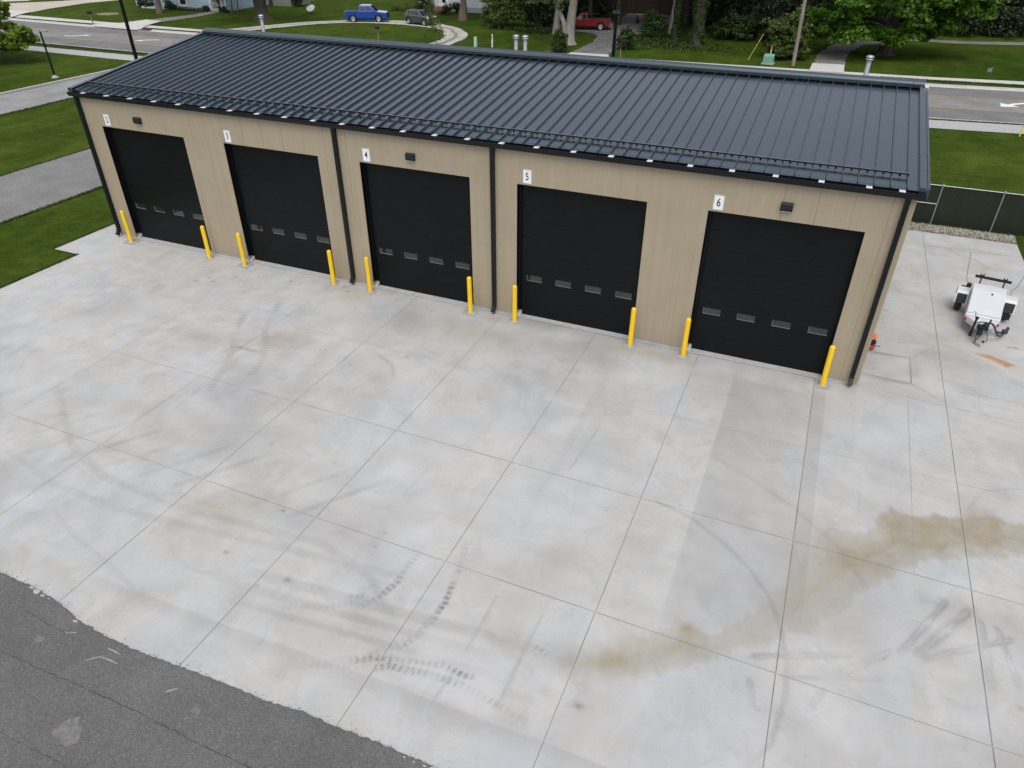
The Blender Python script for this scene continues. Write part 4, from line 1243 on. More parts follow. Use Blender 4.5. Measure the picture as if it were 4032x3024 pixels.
# ------------------------------------------------------------------ trailer
def build_trailer():
    t = thing('trailer', 'small white equipment trailer with black fender flaps and hose parked on concrete', 'trailer', (31.15, 6.07, 0), R(-8.5))
    # hull: side profile (y, z)
    b = MB()
    hw = .52
    side = [(-.92, .36), (-.92, .60), (-.86, .645), (.30, .99), (.42, 1.03), (.85, 1.05), (.90, 1.0), (.90, .36)]
    b.prism(side, -hw, hw, axis='x')
    b.build('body', 'trailerwhite', t, bevel=.03, seg=3)
    b = MB()
    b.prism([(-.88, .652), (.36, 1.022), (.36, 1.037), (-.88, .668)], -.50, .50, axis='x')
    lid = b.build('lid', 'trailerwhite', t, bevel=.006)
    b = MB(); b.lathe([(.03, 0), (.03, .025), (.012, .03), (.012, .05)], (0.1, .20, .99), 10)
    b.build('latch', 'plastic', lid)
    b = MB()   # V nose
    b.prism([(-.52, -.925), (.52, -.925), (.13, -1.48), (-.13, -1.48)], .36, .53)
    b.prism([(-.50, -.925), (.50, -.925), (.12, -1.44), (-.12, -1.44)], .53, .56)
    nose = b.build('nose_frame', 'trailerwhite', t, bevel=.01)
    b = MB()
    for s in (-1, 1):
        b.prism([(s * .53, -.95), (s * .47, -1.04), (s * .455, -1.03), (s * .515, -.94)][::s], .40, .50)
    b.build('reflector', 'tail', nose)
    for s in (-1, 1):
        b = MB()
        x0, x1 = sorted((s * .545, s * .93))
        b.prism([(.30, .42), (.44, .72), (.54, .80), (.92, .80), (1.03, .70), (1.09, .46), (1.06, .45), (1.0, .69), (.91, .772), (.55, .772), (.465, .70), (.33, .41)], x0, x1, axis='x')
        fe = b.build('fender', 'trailerwhite', t, bevel=.004)
        b = MB()
        b.add([(x0 + .04, .297, .43), (x1 - .035, .297, .43), (x1 - .035, .437, .725), (x0 + .04, .437, .725), (x0 + .04, .285, .43), (x1 - .035, .285, .43), (x1 - .035, .428, .73), (x0 + .04, .428, .73)], [(4, 5, 6, 7), (0, 4, 7, 3), (1, 2, 6, 5), (0, 1, 5, 4)])
        if s > 0:
            b.bb(x0 + .03, x1 - .06, .25, .28, .18, .40)
        b.build('mud_flap', 'plastic', fe)
        b = MB()
        cx = s * .745
        b.lathe([(.19, -.10), (.31, -.10), (.335, -.07), (.335, .07), (.31, .10), (.19, .10)], (cx, .70, .335), 26, axis='x')
        wh = b.build('wheel', 'rubber', t)
        b = MB()
        b.lathe([(.001, .06 * s), (.06, .06 * s), (.09, .03 * s), (.17, .045 * s), (.195, .095 * s)], (cx, .70, .335), 20, axis='x')
        b.build('rim', 'rim', wh)
        # bent marker rod at the back of each fender
        b = MB()
        xr = s * .70
        b.tube([(xr, .98, .80), (xr - .03 * s, 1.0, .95), (xr + .07 * s, 1.04, 1.06), (xr + .15 * s, 1.08, 1.5), (xr + .23 * s, 1.1, 2.02)], [.014, .013, .012, .011, .010], 6)
        b.build('marker_rod', 'galvdull', t)
    b = MB()
    b.box((-.62, .98, .86), (.15, .10, .17), 0)
    b.box((-.72, .97, .80), (.24, .08, .04), 0)
    b.build('work_lamp', 'plastic', t, bevel=.02)
    b = MB()   # bar over the tail
    b.box((.02, 1.02, 1.24), (1.12, .07, .085), 0)
    bar = b.build('tool_bar', 'plastic', t, bevel=.006)
    for x in (-.34, .38):
        b = MB()
        b.box((x, .95, 1.13), (.05, .06, .22), 0, Matrix.Rotation(R(-28), 3, 'X'))
        b.box((x, 1.05, 1.29), (.13, .03, .03), 0)
        b.box((x - .05, 1.08, 1.32), (.02, .05, .05), 0); b.box((x + .05, 1.08, 1.32), (.02, .05, .05), 0)
        b.build('bracket', 'plastic', bar)
    # coupler cluster
    b = MB()
    b.box((0, -1.62, .44), (.16, .36, .10), 0)
    b.box((.05, -1.56, .52), (.30, .20, .13), 0, Matrix.Rotation(R(14), 3, 'Z'))
    b.lathe([(.001, .0), (.09, .0), (.09, .13), (.05, .16), (.001, .17)], (.11, -1.50, .50), 14)
    b.lathe([(.001, .0), (.06, .0), (.06, .16), (.001, .17)], (-.06, -1.60, .46), 12)
    b.lathe([(.05, -.06), (.075, -.04), (.075, .06), (.05, .07), (.001, .07)], (0.0, -1.84, .42), 14)
    b.tube([(.19, -1.42, .5), (.20, -1.44, .70), (.21, -1.42, .80)], .03, 8)
    b.tube([(-.15, -1.45, .60), (0, -1.46, .67), (.18, -1.46, .68)], .02, 8)
    b.build('hitch', 'plastic', t, bevel=.008)
    b = MB()
    b.tube([(-.19, -1.30, .10), (-.20, -1.40, .40), (-.20, -1.47, .76)], [.03, .034, .034], 10)
    b.lathe([(.001, 0), (.055, 0), (.055, .06), (.001, .07)], (-.20, -1.48, .75), 12)
    b.tube([(-.23, -1.48, .80), (-.27, -1.47, .84), (-.29, -1.46, .96), (-.36, -1.46, .97)], .011, 6)
    jack = b.build('jack', 'plastic', t)
    b = MB()
    b.lathe([(.02, -.045), (.085, -.045), (.095, -.02), (.095, .02), (.085, .045), (.02, .045)], (-.19, -1.28, .095), 18, axis='x')
    b.build('jack_wheel', 'rubber', jack)
    b = MB()
    pts = []
    for i in range(15):
        s = i / 14
        a = Vector((.20, -1.46, .68)); c1 = Vector((.42, -1.42, .74)); c2 = Vector((.5, -1.62, .10)); c3 = Vector((.76, -1.0, .22)); 
        p = a * (1 - s) ** 3 + c1 * 3 * s * (1 - s) ** 2 + c2 * 3 * s * s * (1 - s) + c3 * s ** 3
        pts.append(p)
    b.tube(pts, [.032 + .003 * (i % 2) for i in range(15)], 10)
    b.build('hose', 'galvblack' if 'galvblack' in MAT else 'rubber', t)
    b = MB()
    b.box((.76, -.92, .26), (.16, .12, .15), 0, Matrix.Rotation(R(20), 3, 'Z'))
    b.box((.66, -.95, .20), (.22, .09, .06), 0)
    b.tube([(.80, -.9, .3), (.82, -.85, .42)], .05, 10)
    b.build('pump', 'galvblack' if 'galvblack' in MAT else 'plastic', t, bevel=.015)
    for x, ex, ey in ((-.07, .10, -1.98), (.09, .08, -1.86)):
        b = MB()
        a = Vector((x, -1.74, .40)); e = Vector((ex - .12, ey + .12, .02)); e2 = Vector((ex + .05, ey, .015))
        pts = [a.lerp(e, k / 12) for k in range(13)] + [e.lerp(e2, k / 4) for k in range(1, 5)]
        for k, p in enumerate(pts):
            b.box(tuple(p), (.028, .016, .036) if k % 2 else (.014, .030, .036), 0)
        b.build('safety_chain', 'galvblack' if 'galvblack' in MAT else 'plastic', t)
    b = MB()
    b.tube([(.17, -1.62, .44), (.27, -1.66, .32), (.30, -1.66, .12), (.24, -1.60, .03)], .011, 6)
    b.box((.22, -1.57, .03), (.05, .09, .045), 0)
    b.build('light_cable', 'plastic', t)

def build_orange():
    t = thing('walk_behind_saw', 'small orange walk behind machine half hidden behind the building corner', 'machine', (27.58, 2.66, 0), R(20))
    t.scale = (.86, .86, .9)
    b = MB()
    b.box((0, 0, .44), (.28, .34, .16), 0)
    b.box((0, -.02, .56), (.22, .26, .08), 0)
    b.build('cowling', 'orange', t, bevel=.03)
    b = MB()
    b.box((0, -.08, .29), (.26, .30, .14), 0)
    b.lathe([(.001, 0), (.05, 0), (.05, .03), (.001, .035)], (.04, -.2, .36), 12)
    b.tube([(.1, .12, .45), (.19, .16, .47)], .025, 8)
    b.build('engine', 'plastic', t, bevel=.01)
    b = MB()
    b.box((0, -.06, .16), (.26, .46, .05), 0)
    b.box((-.03, -.3, .12), (.2, .08, .14), 0)
    b.build('chassis', 'rustred', t, bevel=.01)
    for s in (-1, 1):
        b = MB()
        b.lathe([(.02, -.03), (.085, -.03), (.095, 0), (.085, .03), (.02, .03)], (s * .13, .12, .095), 16, axis='x')
        b.build('wheel', 'rubber', t)
    b = MB()
    b.tube([(.12, -.25, .2), (.3, -.28, .16)], .012, 6)
    b.tube([(-.1, .15, .3), (-.1, .45, .8), (.1, .45, .8), (.1, .15, .3)], .014, 6)
    b.build('handle', 'plastic', t)

# ------------------------------------------------------------------ vehicles (x forward, local)
def arch(x, r, zb, n=9):
    # points of a wheel arch from rear to front along the sill
    return [(x + r * math.cos(t), zb + max(0, r * math.sin(t))) for t in [math.pi * (1 - k / n) for k in range(n + 1)]]

def wheels(t, xs, half, r, rimr):
    for x in xs:
        for s in (-1, 1):
            cy = s * (half - .11)
            b = MB()
            b.lathe([(rimr, -.11), (r * .93, -.11), (r, -.07), (r, .07), (r * .93, .11), (rimr, .11)], (x, cy, r), 24, axis='y')
            w = b.build('wheel', 'rubber', t)
            b = MB()
            f = s * .09
            b.lathe([(.001, f), (.06, f * 1.05), (.08, f * .75), (rimr * .9, f * .8), (rimr, f * 1.15)], (x, cy, r), 24, axis='y')
            for k in range(6):
                a = math.tau * k / 6
                b.box((x + rimr * .55 * math.cos(a), cy + f * .95, r + rimr * .55 * math.sin(a)), (rimr * .85, .03, .05), 0, Matrix.Rotation(-a, 3, 'Y'))
            b.build('rim', 'rim', w)

def greenhouse(t, mat, lo, hi, hb, ht, zb, zt, splits, parent_name='cab'):
    # lo=(x0,x1) at belt, hi=(x0,x1) at roof; hb,ht half widths
    b = MB()
    zm = zb + (zt - zb) * .93
    def ring(x0, x1, h, z):
        return [(x0, -h, z), (x1, -h, z), (x1, h, z), (x0, h, z)]
    k = .93
    mid = (lo[0] + (hi[0] - lo[0]) * k, lo[1] + (hi[1] - lo[1]) * k)
    hm = hb + (ht - hb) * k
    vs = ring(*lo, hb, zb) + ring(*mid, hm, zm) + ring(hi[0] + .08, hi[1] - .12, ht - .06, zt)
    fs = []
    for i in range(2):
        for j in range(4):
            j2 = (j + 1) % 4
            fs.append((4 * i + j, 4 * i + j2, 4 * i + 4 + j2, 4 * i + 4 + j))
    fs.append((8, 9, 10, 11))
    b.add(vs, fs)
    cab = b.build('cab', mat, t, bevel=.05, seg=3)
    # windows just proud of the skin
    def P(u, v, s):
        x = (lo[0] + (hi[0] - lo[0]) * v) * (1 - u) + (lo[1] + (hi[1] - lo[1]) * v) * u
        return (x, s * (hb + (ht - hb) * v + .004), zb + (zt - zb) * v)
    for s in (-1, 1):
        for u0, u1 in splits:
            b = MB()
            q = [P(u0, .10, s), P(u1, .10, s), P(u1 * .985 + .0075, .86, s), P(u0 * .985 + .0075, .86, s)]
            b.add(q, [(0, 1, 2, 3) if s < 0 else (3, 2, 1, 0)])
            b.build('side_window', 'glass', t)
    for x, xt, sg, nm in ((lo[1], hi[1], 1, 'windscreen'), (lo[0], hi[0], -1, 'rear_window')):
        b = MB()
        def Q(v, w):
            return (x + (xt - x) * v + .006 * sg, w * (hb + (ht - hb) * v - .10), zb + (zt - zb) * v + .004)
        b.add([Q(.06, -1), Q(.06, 1), Q(.88, 1), Q(.88, -1)], [(0, 1, 2, 3) if sg > 0 else (3, 2, 1, 0)])
        b.build(nm, 'glass', t)
    return cab

def pickup(name, label, loc, rz, paint, L=5.4, W=1.88, cabx=(-.88, 1.42), roofx=(-.76, .62), belt=1.15, top=1.86, splits=((.06, .44), (.48, .90)), r=.385, wb=(-1.62, 1.62), bedcover=True, hood=1.10):
    t = thing(name, label, 'pickup truck', loc, rz)
    zb = .42
    h = W / 2
    b = MB()
    side = [(-L / 2, .55), (-L / 2 + .05, zb)] + arch(wb[0], r + .09, zb) + arch(wb[1], r + .09, zb) + [(L / 2 - .12, zb), (L / 2, .55), (L / 2 - .02, .95), (L / 2 - .12, hood - .06), (cabx[1], belt), (cabx[0], belt), (cabx[0], belt + .01), (-L / 2 + .03, belt + .01)]
    b.prism(side[::-1], -h, h, axis='y')
    body = b.build('body', paint, t, bevel=.06, seg=3)
    b = MB()
    if bedcover:
        b.bb(-L / 2 + .12, cabx[0] - .04, -h + .1, h - .1, belt + .005, belt + .03)
        b.build('bed_cover', 'plastic', t, bevel=.01)
    else:
        b.bb(-L / 2 + .1, cabx[0] - .06, -h + .12, h - .12, belt + .004, belt + .014)
        b.build('bed_liner', 'rubber', t)
    greenhouse(t, paint, cabx, roofx, h - .05, h - .22, belt - .02, top, splits)
    for s in (-1, 1):
        b = MB()
        b.box((L / 2 - .10, s * (h - .17), .86), (.16, .26, .17), 0)
        b.build('headlight', 'lamp', t, bevel=.03)
        b = MB()
        b.box((-L / 2 + .03, s * (h - .06), .92), (.08, .14, .30), 0)
        b.build('tail_light', 'tail', t, bevel=.02)
        b = MB()
        b.box((cabx[1] - .30, s * (h + .07), belt + .07), (.10, .20, .14), 0)
        b.build('mirror', 'plastic', t, bevel=.03)
        b = MB()
        for xx in ((cabx[1] - .12,) if len(splits) == 1 else (cabx[1] - .16, (cabx[0] + cabx[1]) / 2)):
            b.bb(xx - .2, xx - .08, s * h - .004, s * h + .02, .93, .955)
        b.build('door_handle', 'plastic', t)
    b = MB()
    b.bb(L / 2 - .06, L / 2 + .015, -h + .34, h - .34, .66, .93)
    b.build('grille', 'plastic', t, bevel=.02)
    b = MB()
    b.bb(L / 2 - .10, L / 2 + .06, -h + .05, h - .05, .42, .62)
    b.bb(-L / 2 - .10, -L / 2 + .02, -h + .05, h - .05, .46, .62)
    b.build('bumper', 'plastic' if bedcover else 'galv', t, bevel=.03)
    b = MB()
    b.bb(-L / 2 + .3, L / 2 - .3, -h + .16, h - .16, .25, .48)
    b.build('chassis', 'rubber', t)
    wheels(t, wb, h, r, r * .68)
    return t

def suv(label, loc, rz):
    t = thing('compact_suv', label, 'car', loc, rz)
    L, W, zb, r = 4.13, 1.77, .30, .345
    h = W / 2
    wb = (-1.25, 1.28)
    b = MB()
    side = [(-L / 2, .62), (-L / 2 + .10, zb + .06)] + arch(wb[0], r + .08, zb) + arch(wb[1], r + .08, zb) + [(L / 2 - .14, zb + .05), (L / 2, .50), (L / 2 - .05, .74), (L / 2 - .30, .93), (L / 2 - .95, 1.02), (.35, 1.04), (-1.2, 1.08), (-L / 2 + .06, 1.02)]
    b.prism(side[::-1], -h, h, axis='y')
    b.build('body', 'grey', t, bevel=.09, seg=3)
    greenhouse(t, 'grey', (-1.93, 1.05), (-1.55, .20), h - .06, h - .26, 1.0, 1.56, ((.12, .33), (.37, .58), (.60, .88)))
    for s in (-1, 1):
        b = MB()
        b.lathe([(.001, 0), (.14, 0), (.15, .02), (.15, .30), (.001, .32)], (L / 2 - .62, s * (h - .25), .80), 14)
        b = MB(); b.box((L / 2 - .30, s * (h - .18), .90), (.34, .15, .10), 0, Matrix.Rotation(R(14), 3, 'Y'))
        b.build('headlight', 'lamp', t, bevel=.03)
        b = MB(); b.box((-L / 2 + .05, s * (h - .14), .98), (.10, .16, .28), 0)
        b.build('tail_light', 'tail', t, bevel=.03)
        b = MB(); b.box((.72, s * (h + .06), 1.08), (.12, .18, .12), 0)
        b.build('mirror', 'grey', t, bevel=.03)
        b = MB()
        for x in wb:
            a = arch(x, r + .10, zb); c = arch(x, r + .05, zb)
            q = a + c[::-1]
            b.prism(q[::s], s * h - .015, s * h + .025, axis='y')
        b.build('wheel_arch', 'plastic', t)
    b = MB(); b.bb(L / 2 - .08, L / 2 + .02, -h + .3, h - .3, .42, .68)
    b.build('grille', 'plastic', t, bevel=.02)
    b = MB(); b.bb(-L / 2 + .25, L / 2 - .25, -h + .14, h - .14, .2, .42)
    b.build('chassis', 'rubber', t)
    wheels(t, wb, h, r, r * .66)

# ------------------------------------------------------------------ street furniture
def build_furniture():
    # small lamp on the left lawn
    t = thing('lamp_post', 'short dark lamp post with one arm on the lawn beside the left drive', 'lamp post', (-37.15, 23.9, 0))
    b = MB(); b.tube([(0, 0, .05), (0, 0, 3.62)], [.085, .072], 4, smooth=False); b.build('pole', 'trim', t)
    b = MB(); b.lathe([(.30, -.05), (.30, -.01), (.27, .03), (.001, .03)], (0, 0, 0), 16); b.lathe([(.14, .03), (.14, .10), (.001, .2)], (0, 0, 0), 12); b.build('base', 'conc3', t)
    b = MB(); b.box((.33, .1, 3.56), (.62, .26, .12), 0, Matrix.Rotation(R(16), 3, 'Z')); b.build('lamp_head', 'galvdull', t, bevel=.03)
    for (x, y, H, lab, rz) in ((-22.0, 19.57, 8.4, 'tall black light pole rising behind the left end of the dark roof', 2.4), (12.4, 22.8, 7.35, 'tall black light pole with flat head behind the middle of the roof ridge', 1.95)):
        t = thing('light_pole', lab, 'light pole', (x, y, 0))
        b = MB(); b.tube([(0, 0, .3), (0, 0, H)], [.14, .105], 4, smooth=False); b.build('pole', 'black', t)
        b = MB(); b.lathe([(.3, -.05), (.3, .5), (.001, .5)], (0, 0, 0), 16); b.build('base', 'conc3', t)
        b = MB()
        for s in (-1, 1):
            d = Vector((math.cos(rz), math.sin(rz))) * s
            b.box((d.x * .30, d.y * .30, H - .12), (.42, .34, .10), 0, Matrix.Rotation(rz, 3, 'Z'))
            b.box((d.x * .10, d.y * .10, H - .14), (.2, .08, .08), 0, Matrix.Rotation(rz, 3, 'Z'))
        b.build('lamp_head', 'black', t, bevel=.02)
    # utility pole, guy wire
    t = thing('utility_pole', 'grey wooden utility pole standing by the rounded bush at the road', 'utility pole', (20.62, 54.9, 0))
    b = MB(); b.tube([(0, 0, -.1), (-.1, 0, 5), (-.2, 0, 10.5)], [.175, .15, .12], 12)
    b.build('pole', 'wood', t)
    b = MB(); b.box((-.2, -.14, 9.6), (2.4, .10, .12), 0); b.build('crossarm', 'wood', t)
    t = thing('guy_wire', 'yellow guarded guy wire slanting up to the utility pole', 'guy wire', (16.45, 55.2, 0))
    d = Vector((4.0, -.3, 9.2))
    b = MB(); b.tube([(0, 0, 0), tuple(d)], .012, 5); b.build('wire', 'trim', t)
    b = MB(); u = d.normalized(); b.tube([tuple(u * .12), tuple(u * 2.65)], .028, 6); b.build('wire_guard', 'guardyellow', t)
    t = thing('guy_wire', 'yellow guy wire guard on the grass at the right edge of the picture', 'guy wire', (36.15, 34.6, 0))
    d = Vector((.9, 2.5, 9))
    b = MB(); b.tube([(0, 0, 0), tuple(d)], .012, 5); b.build('wire', 'trim', t)
    b = MB(); u = d.normalized(); b.tube([tuple(u * .05), tuple(u * 2.3)], .04, 8); b.build('wire_guard', 'guardyellow', t)
    # transformer, markers, pedestals
    t = thing('transformer_box', 'mint green transformer box on the grass beside the utility pole', 'transformer box', (18.38, 54.95, 0), R(-3))
    b = MB(); b.prism([(-.36, 0), (.36, 0), (.36, .70), (.26, .78), (-.36, .66)], -.46, .46, axis='x'); b.build('cabinet', 'mint', t, bevel=.02)
    b = MB(); b.bb(-.40, .40, -.375, -.355, .08, .60); b.bb(-.006, .006, -.385, -.37, .08, .60); b.build('door', 'mint', t)
    b = MB(); b.bb(-.55, .55, -.48, .5, -.05, .05); b.build('pad', 'conc3', t)
    t = thing('marker_post', 'thin orange topped marker post behind the transformer box', 'marker post', (18.35, 56.3, 0))
    b = MB(); b.box((0, 0, .5), (.10, .03, 1.0)); b.build('post', 'offwhite', t)
    b = MB(); b.box((0, 0, 1.19), (.11, .04, .40)); b.build('top', 'barkred', t, bevel=.008)
    t = thing('utility_pedestal', 'pale green utility pedestal in the grass near the gravel loop', 'pedestal', (-10.75, 52.35, 0))
    b = MB(); b.box((0, 0, .45), (.30, .26, .9), 0, None, .92); b.build('housing', 'mint2', t, bevel=.02)
    b = MB(); b.box((0, 0, .93), (.29, .25, .07), 0); b.build('cap', 'mint2', t, bevel=.02)
    t = thing('marker_post', 'white marker post with red stripe beside the green pedestal', 'marker post', (-9.1, 52.9, 0))
    b = MB(); b.box((0, 0, .6), (.16, .10, 1.25), 0, None, .85); b.build('post', 'offwhite', t, bevel=.03)
    b = MB(); b.box((-.02, -.052, .95), (.05, .012, .4), 0, Matrix.Rotation(R(6), 3, 'Y')); b.build('stripe', 'barkred', t)
    # mailboxes
    for x, y, rz, lab, post in ((-62.0, 49.2, 0, 'black mailbox on a leaning wooden post by the far kerb at left', 'wood'), (-22.45, 52.2, .2, 'dark mailbox peeking over the roof ridge in front of the gravel loop', 'wood'), (5.0, 51.7, .1, 'black mailbox on a pale post beside the cracked driveway', 'soil')):
        t = thing('mailbox', lab, 'mailbox', (x, y, 0), rz, 'mailboxes along the road')
        b = MB(); b.tube([(.03, 0, -.1), (-.04, 0, 1.12)], .06, 4, smooth=False); b.build('post', post, t)
        b = MB(); b.prism([(-.15, 0), (.15, 0), (.15, .17)] + [(.15 * math.cos(a), .17 + .13 * math.sin(a)) for a in [math.pi * k / 8 for k in range(1, 8)]] + [(-.15, .17)], -.30, .26, axis='y')
        o = b.build('box', 'plastic', t); o.location = (-.04, 0, 1.1)
        b = MB(); b.box((.165, -.1, 1.30), (.012, .03, .16)); b.build('flag', 'tail', t)
    # storm drain
    t = thing('storm_drain', 'rusty storm drain inlet at the far kerb beside the driveway crossing', 'storm drain', (-51.7, 47.75, 0))
    b = MB(); b.bb(-.75, .75, -.32, .30, -.02, .06); b.build('frame', 'brick', t, bevel=.01)
    b = MB()
    for k in range(9): b.bb(-.66 + k * .16, -.57 + k * .16, -.27, .22, .06, .085)
    b.bb(-.7, .7, .24, .36, .06, .22); b.build('grate', 'crack', t)
    # satellite dish on the lawn
    t = thing('satellite_dish', 'large grey satellite dish facing up on the far lawn', 'satellite dish', (-43.6, 68.9, 0))
    b = MB(); b.tube([(0, 0, 0), (0, 0, .5)], .05, 8); b.build('mast', 'galv', t)
    b = MB()
    prof = [(.001, 0), (.25, .025), (.45, .08), (.60, .15), (.61, .165), (.45, .10), (.25, .045), (.001, .02)]
    b.lathe(prof, n=24); o = b.build('reflector', 'dishgrey', t); o.location = (0, 0, .5); o.rotation_euler = (R(38), R(6), 0)
    b = MB(); b.tube([(.0, -.2, .48), (0, -.5, .95), (0, -.32, 1.0)], .02, 6); b.box((0, -.3, 1.0), (.10, .10, .14)); b.build('feed_horn', 'plastic', t)
    # little yard sign
    t = thing('yard_sign', 'small blue grey yard sign stuck in the lawn at far right', 'yard sign', (36.8, 57.2, 0), R(35))
    b = MB(); b.box((0, 0, .36), (.45, .012, .32)); b.build('sign_board', 'signgrey', t)
    b = MB(); b.tube([(-.18, 0, -.1), (-.18, 0, .25)], .008, 5); b.tube([(.18, 0, -.1), (.18, 0, .25)], .008, 5); b.build('wire_frame', 'galv', t)
    # yellow topped cart behind the red truck
    t = thing('cart', 'dark cart with a yellow top standing behind the red pickup', 'cart', (.55, 77.3, 0), .1)
    b = MB(); b.box((0, 0, .95), (1.75, .8, .08)); b.build('yellow_top', 'cartyellow', t, bevel=.02)
    b = MB()
    for sx in (-.7, .7):
        for sy in (-.3, .3): b.bb(sx - .04, sx + .04, sy - .04, sy + .04, .1, .91)
    b.bb(-.75, .75, -.35, .35, .35, .42); b.build('frame', 'trim', t)
    for sx in (-.6, .6):
        b = MB(); b.lathe([(.03, -.4), (.16, -.4), (.16, -.3), (.03, -.3)], (sx, 0, .16), 14, axis='y'); b.lathe([(.03, .3), (.16, .3), (.16, .4), (.03, .4)], (sx, 0, .16), 14, axis='y'); b.build('wheel', 'rubber', t)

# ------------------------------------------------------------------ buildings beyond the road
def gable(b, x0, x1, y0, y1, z0, z1, over=.5, along='x', mi=0):
    if along == 'x':
        ym = (y0 + y1) / 2
        p = [(y0 - over, z0 - .12), (ym, z1), (y1 + over, z0 - .12), (y1 + over, z0 + .06), (ym, z1 + .18), (y0 - over, z0 + .06)]
        b.prism(p, x0 - over, x1 + over, mi, axis='x')
    else:
        xm = (x0 + x1) / 2
        p = [(x0 - over, z0 - .12), (xm, z1), (x1 + over, z0 - .12), (x1 + over, z0 + .06), (xm, z1 + .18), (x0 - over, z0 + .06)]
        b.prism(p, y0 - over, y1 + over, mi, axis='y')

def build_houses():
    # pale blue house, left
    t = thing('blue_house', 'pale blue sided house with white trim behind the left lawn', 'house')
    b = MB()
    y = 65.35
    b.bb(-71.8, -63.45, y, y + .2, .25, 3); b.bb(-63.45, -62.2, y, y + .2, .25, .55); b.bb(-63.45, -62.2, y, y + .2, 1.9, 3)
    b.bb(-62.2, -57.75, y, y + .2, .25, 3); b.bb(-57.75, -56.0, y + 1.0, y + 1.2, .1, 3); b.bb(-56.0, -55.1, y, y + .2, .1, 3)
    b.bb(-55.3, -55.1, y + .2, 79, .1, 3); b.bb(-71.8, -71.6, y + .2, 79, .1, 3); b.bb(-71.6, -55.3, 78.8, 79, .1, 3)
    b.bb(-57.75, -57.6, y + .2, y + 1, .1, 3); b.bb(-56.15, -56, y + .2, y + 1, .1, 3)
    b.build('wall', 'bluewall', t)
    b = MB(); b.bb(-71.7, -55.2, y + .03, 78.9, -.1, .25); b.build('foundation', 'conc3', t)
    b = MB()
    for x0, x1 in ((-71.85, -71.6), (-57.95, -57.75), (-56.02, -55.85), (-55.28, -55.08)):
        b.bb(x0, x1, y - .025, y - .002, .12, 3)
    b.build('corner_trim', 'white', t)
    b = MB(); f = .11
    b.bb(-63.5, -62.15, y - .03, y + .04, .47, .47 + f); b.bb(-63.5, -62.15, y - .03, y + .04, 1.85, 1.98)
    b.bb(-63.5, -63.5 + f, y - .03, y + .04, .58, 1.85); b.bb(-62.15 - f, -62.15, y - .03, y + .04, .58, 1.85)
    w = b.build('window', 'white', t)
    b = MB(); b.bb(-63.4, -62.25, y + .06, y + .08, .58, 1.86); b.build('pane', 'glass', w)
    b = MB(); b.bb(-57.58, -56.17, y + .97, y + .995, .1, 2.3); b.build('door', 'brownwood', t)
    b = MB(); gable(b, -71.8, -55.1, y, 79, 3.0, 6.2); b.build('roof', 'shingle', t)
    b = MB(); b.bb(-69.9, -65.6, y - 1.0, y - .03, -.05, .16); b.build('step', 'conc2', t)
    # white house in the middle
    t = thing('white_house', 'white sided house behind the dark grey car and gravel loop', 'house')
    b = MB(); y = 78.4
    b.bb(-32.2, -28.7, y, y + .2, .55, 3.3); b.bb(-28.7, -27.55, y, y + .2, 2.5, 3.3); b.bb(-27.55, -17.0, y, y + .2, .55, 3.3)
    b.bb(-32.2, -32.0, y + .2, 90, .55, 3.3); b.bb(-17.2, -17, y + .2, 90, .55, 3.3); b.bb(-32, -17.2, 89.8, 90, .55, 3.3)
    b.build('wall', 'whitewall', t)
    b = MB(); b.bb(-32.1, -17.1, y + .03, 89.9, -.1, .55); b.build('foundation', 'conc3', t)
    b = MB(); b.bb(-28.68, -27.57, y + .08, y + .13, .5, 2.5); d = b.build('door', 'white', t)
    b = MB(); b.bb(-28.42, -27.83, y + .06, y + .078, 1.0, 2.3); b.build('door_glass', 'glass', d)
    b = MB(); b.bb(-28.8, -28.69, y - .03, y + .05, .5, 2.6); b.bb(-27.56, -27.45, y - .03, y + .05, .5, 2.6); b.build('door_trim', 'white', t)
    b = MB()
    for k in range(3): b.bb(-29.0, -27.2, y - .4 * (3 - k), y - .4 * (2 - k), -.05, .16 * (k + 1))
    b.build('step', 'brick', t)
    b = MB(); b.bb(-22.55, -22.43, y - .1, y - .01, .5, 3.2); b.build('downspout', 'white', t)
    b = MB(); b.bb(-20.6, -19.3, y - .03, y + .02, 1.0, 2.2); w = b.build('window', 'white', t)
    b = MB(); b.bb(-20.5, -19.4, y - .045, y - .032, 1.1, 2.1); b.build('pane', 'glass', w)
    b = MB(); gable(b, -32.2, -17, y, 90, 3.3, 6.5); b.build('roof', 'shingle', t)
    t = thing('garden_shed', 'small grey shed behind the thick old tree trunk', 'shed')
    b = MB(); b.bb(-58.5, -51.1, 74.3, 79, -.05, 2.5); b.build('wall', 'shedwall', t)
    b = MB(); gable(b, -58.5, -51.1, 74.3, 79, 2.5, 4.0, .3); b.build('roof', 'shingle', t)
    b = MB(); b.bb(-56, -54.4, 74.26, 74.29, 0, 2.1); b.build('door', 'brownwood', t)
    t = thing('brown_barn', 'dark brown board garage at the end of the cracked driveway', 'garage')
    b = MB(); b.bb(-14, 5.5, 86.6, 96, -.05, 3.1); b.build('wall', 'barn', t)
    for x in (-9, -5.5, -2.9, .3, 3.6):
        b = MB(); b.bb(x - .12, x + .12, 86.45, 86.59, 0, 3.1)
        b.build('post', 'barkdark', t)
    b = MB(); b.bb(-2.6, 0.1, 86.5, 86.585, 0, 2.5); b.build('garage_door', 'brownwood', t)
    b = MB(); gable(b, -14, 5.5, 86.6, 96, 3.1, 6.0); b.build('roof', 'shingle', t)

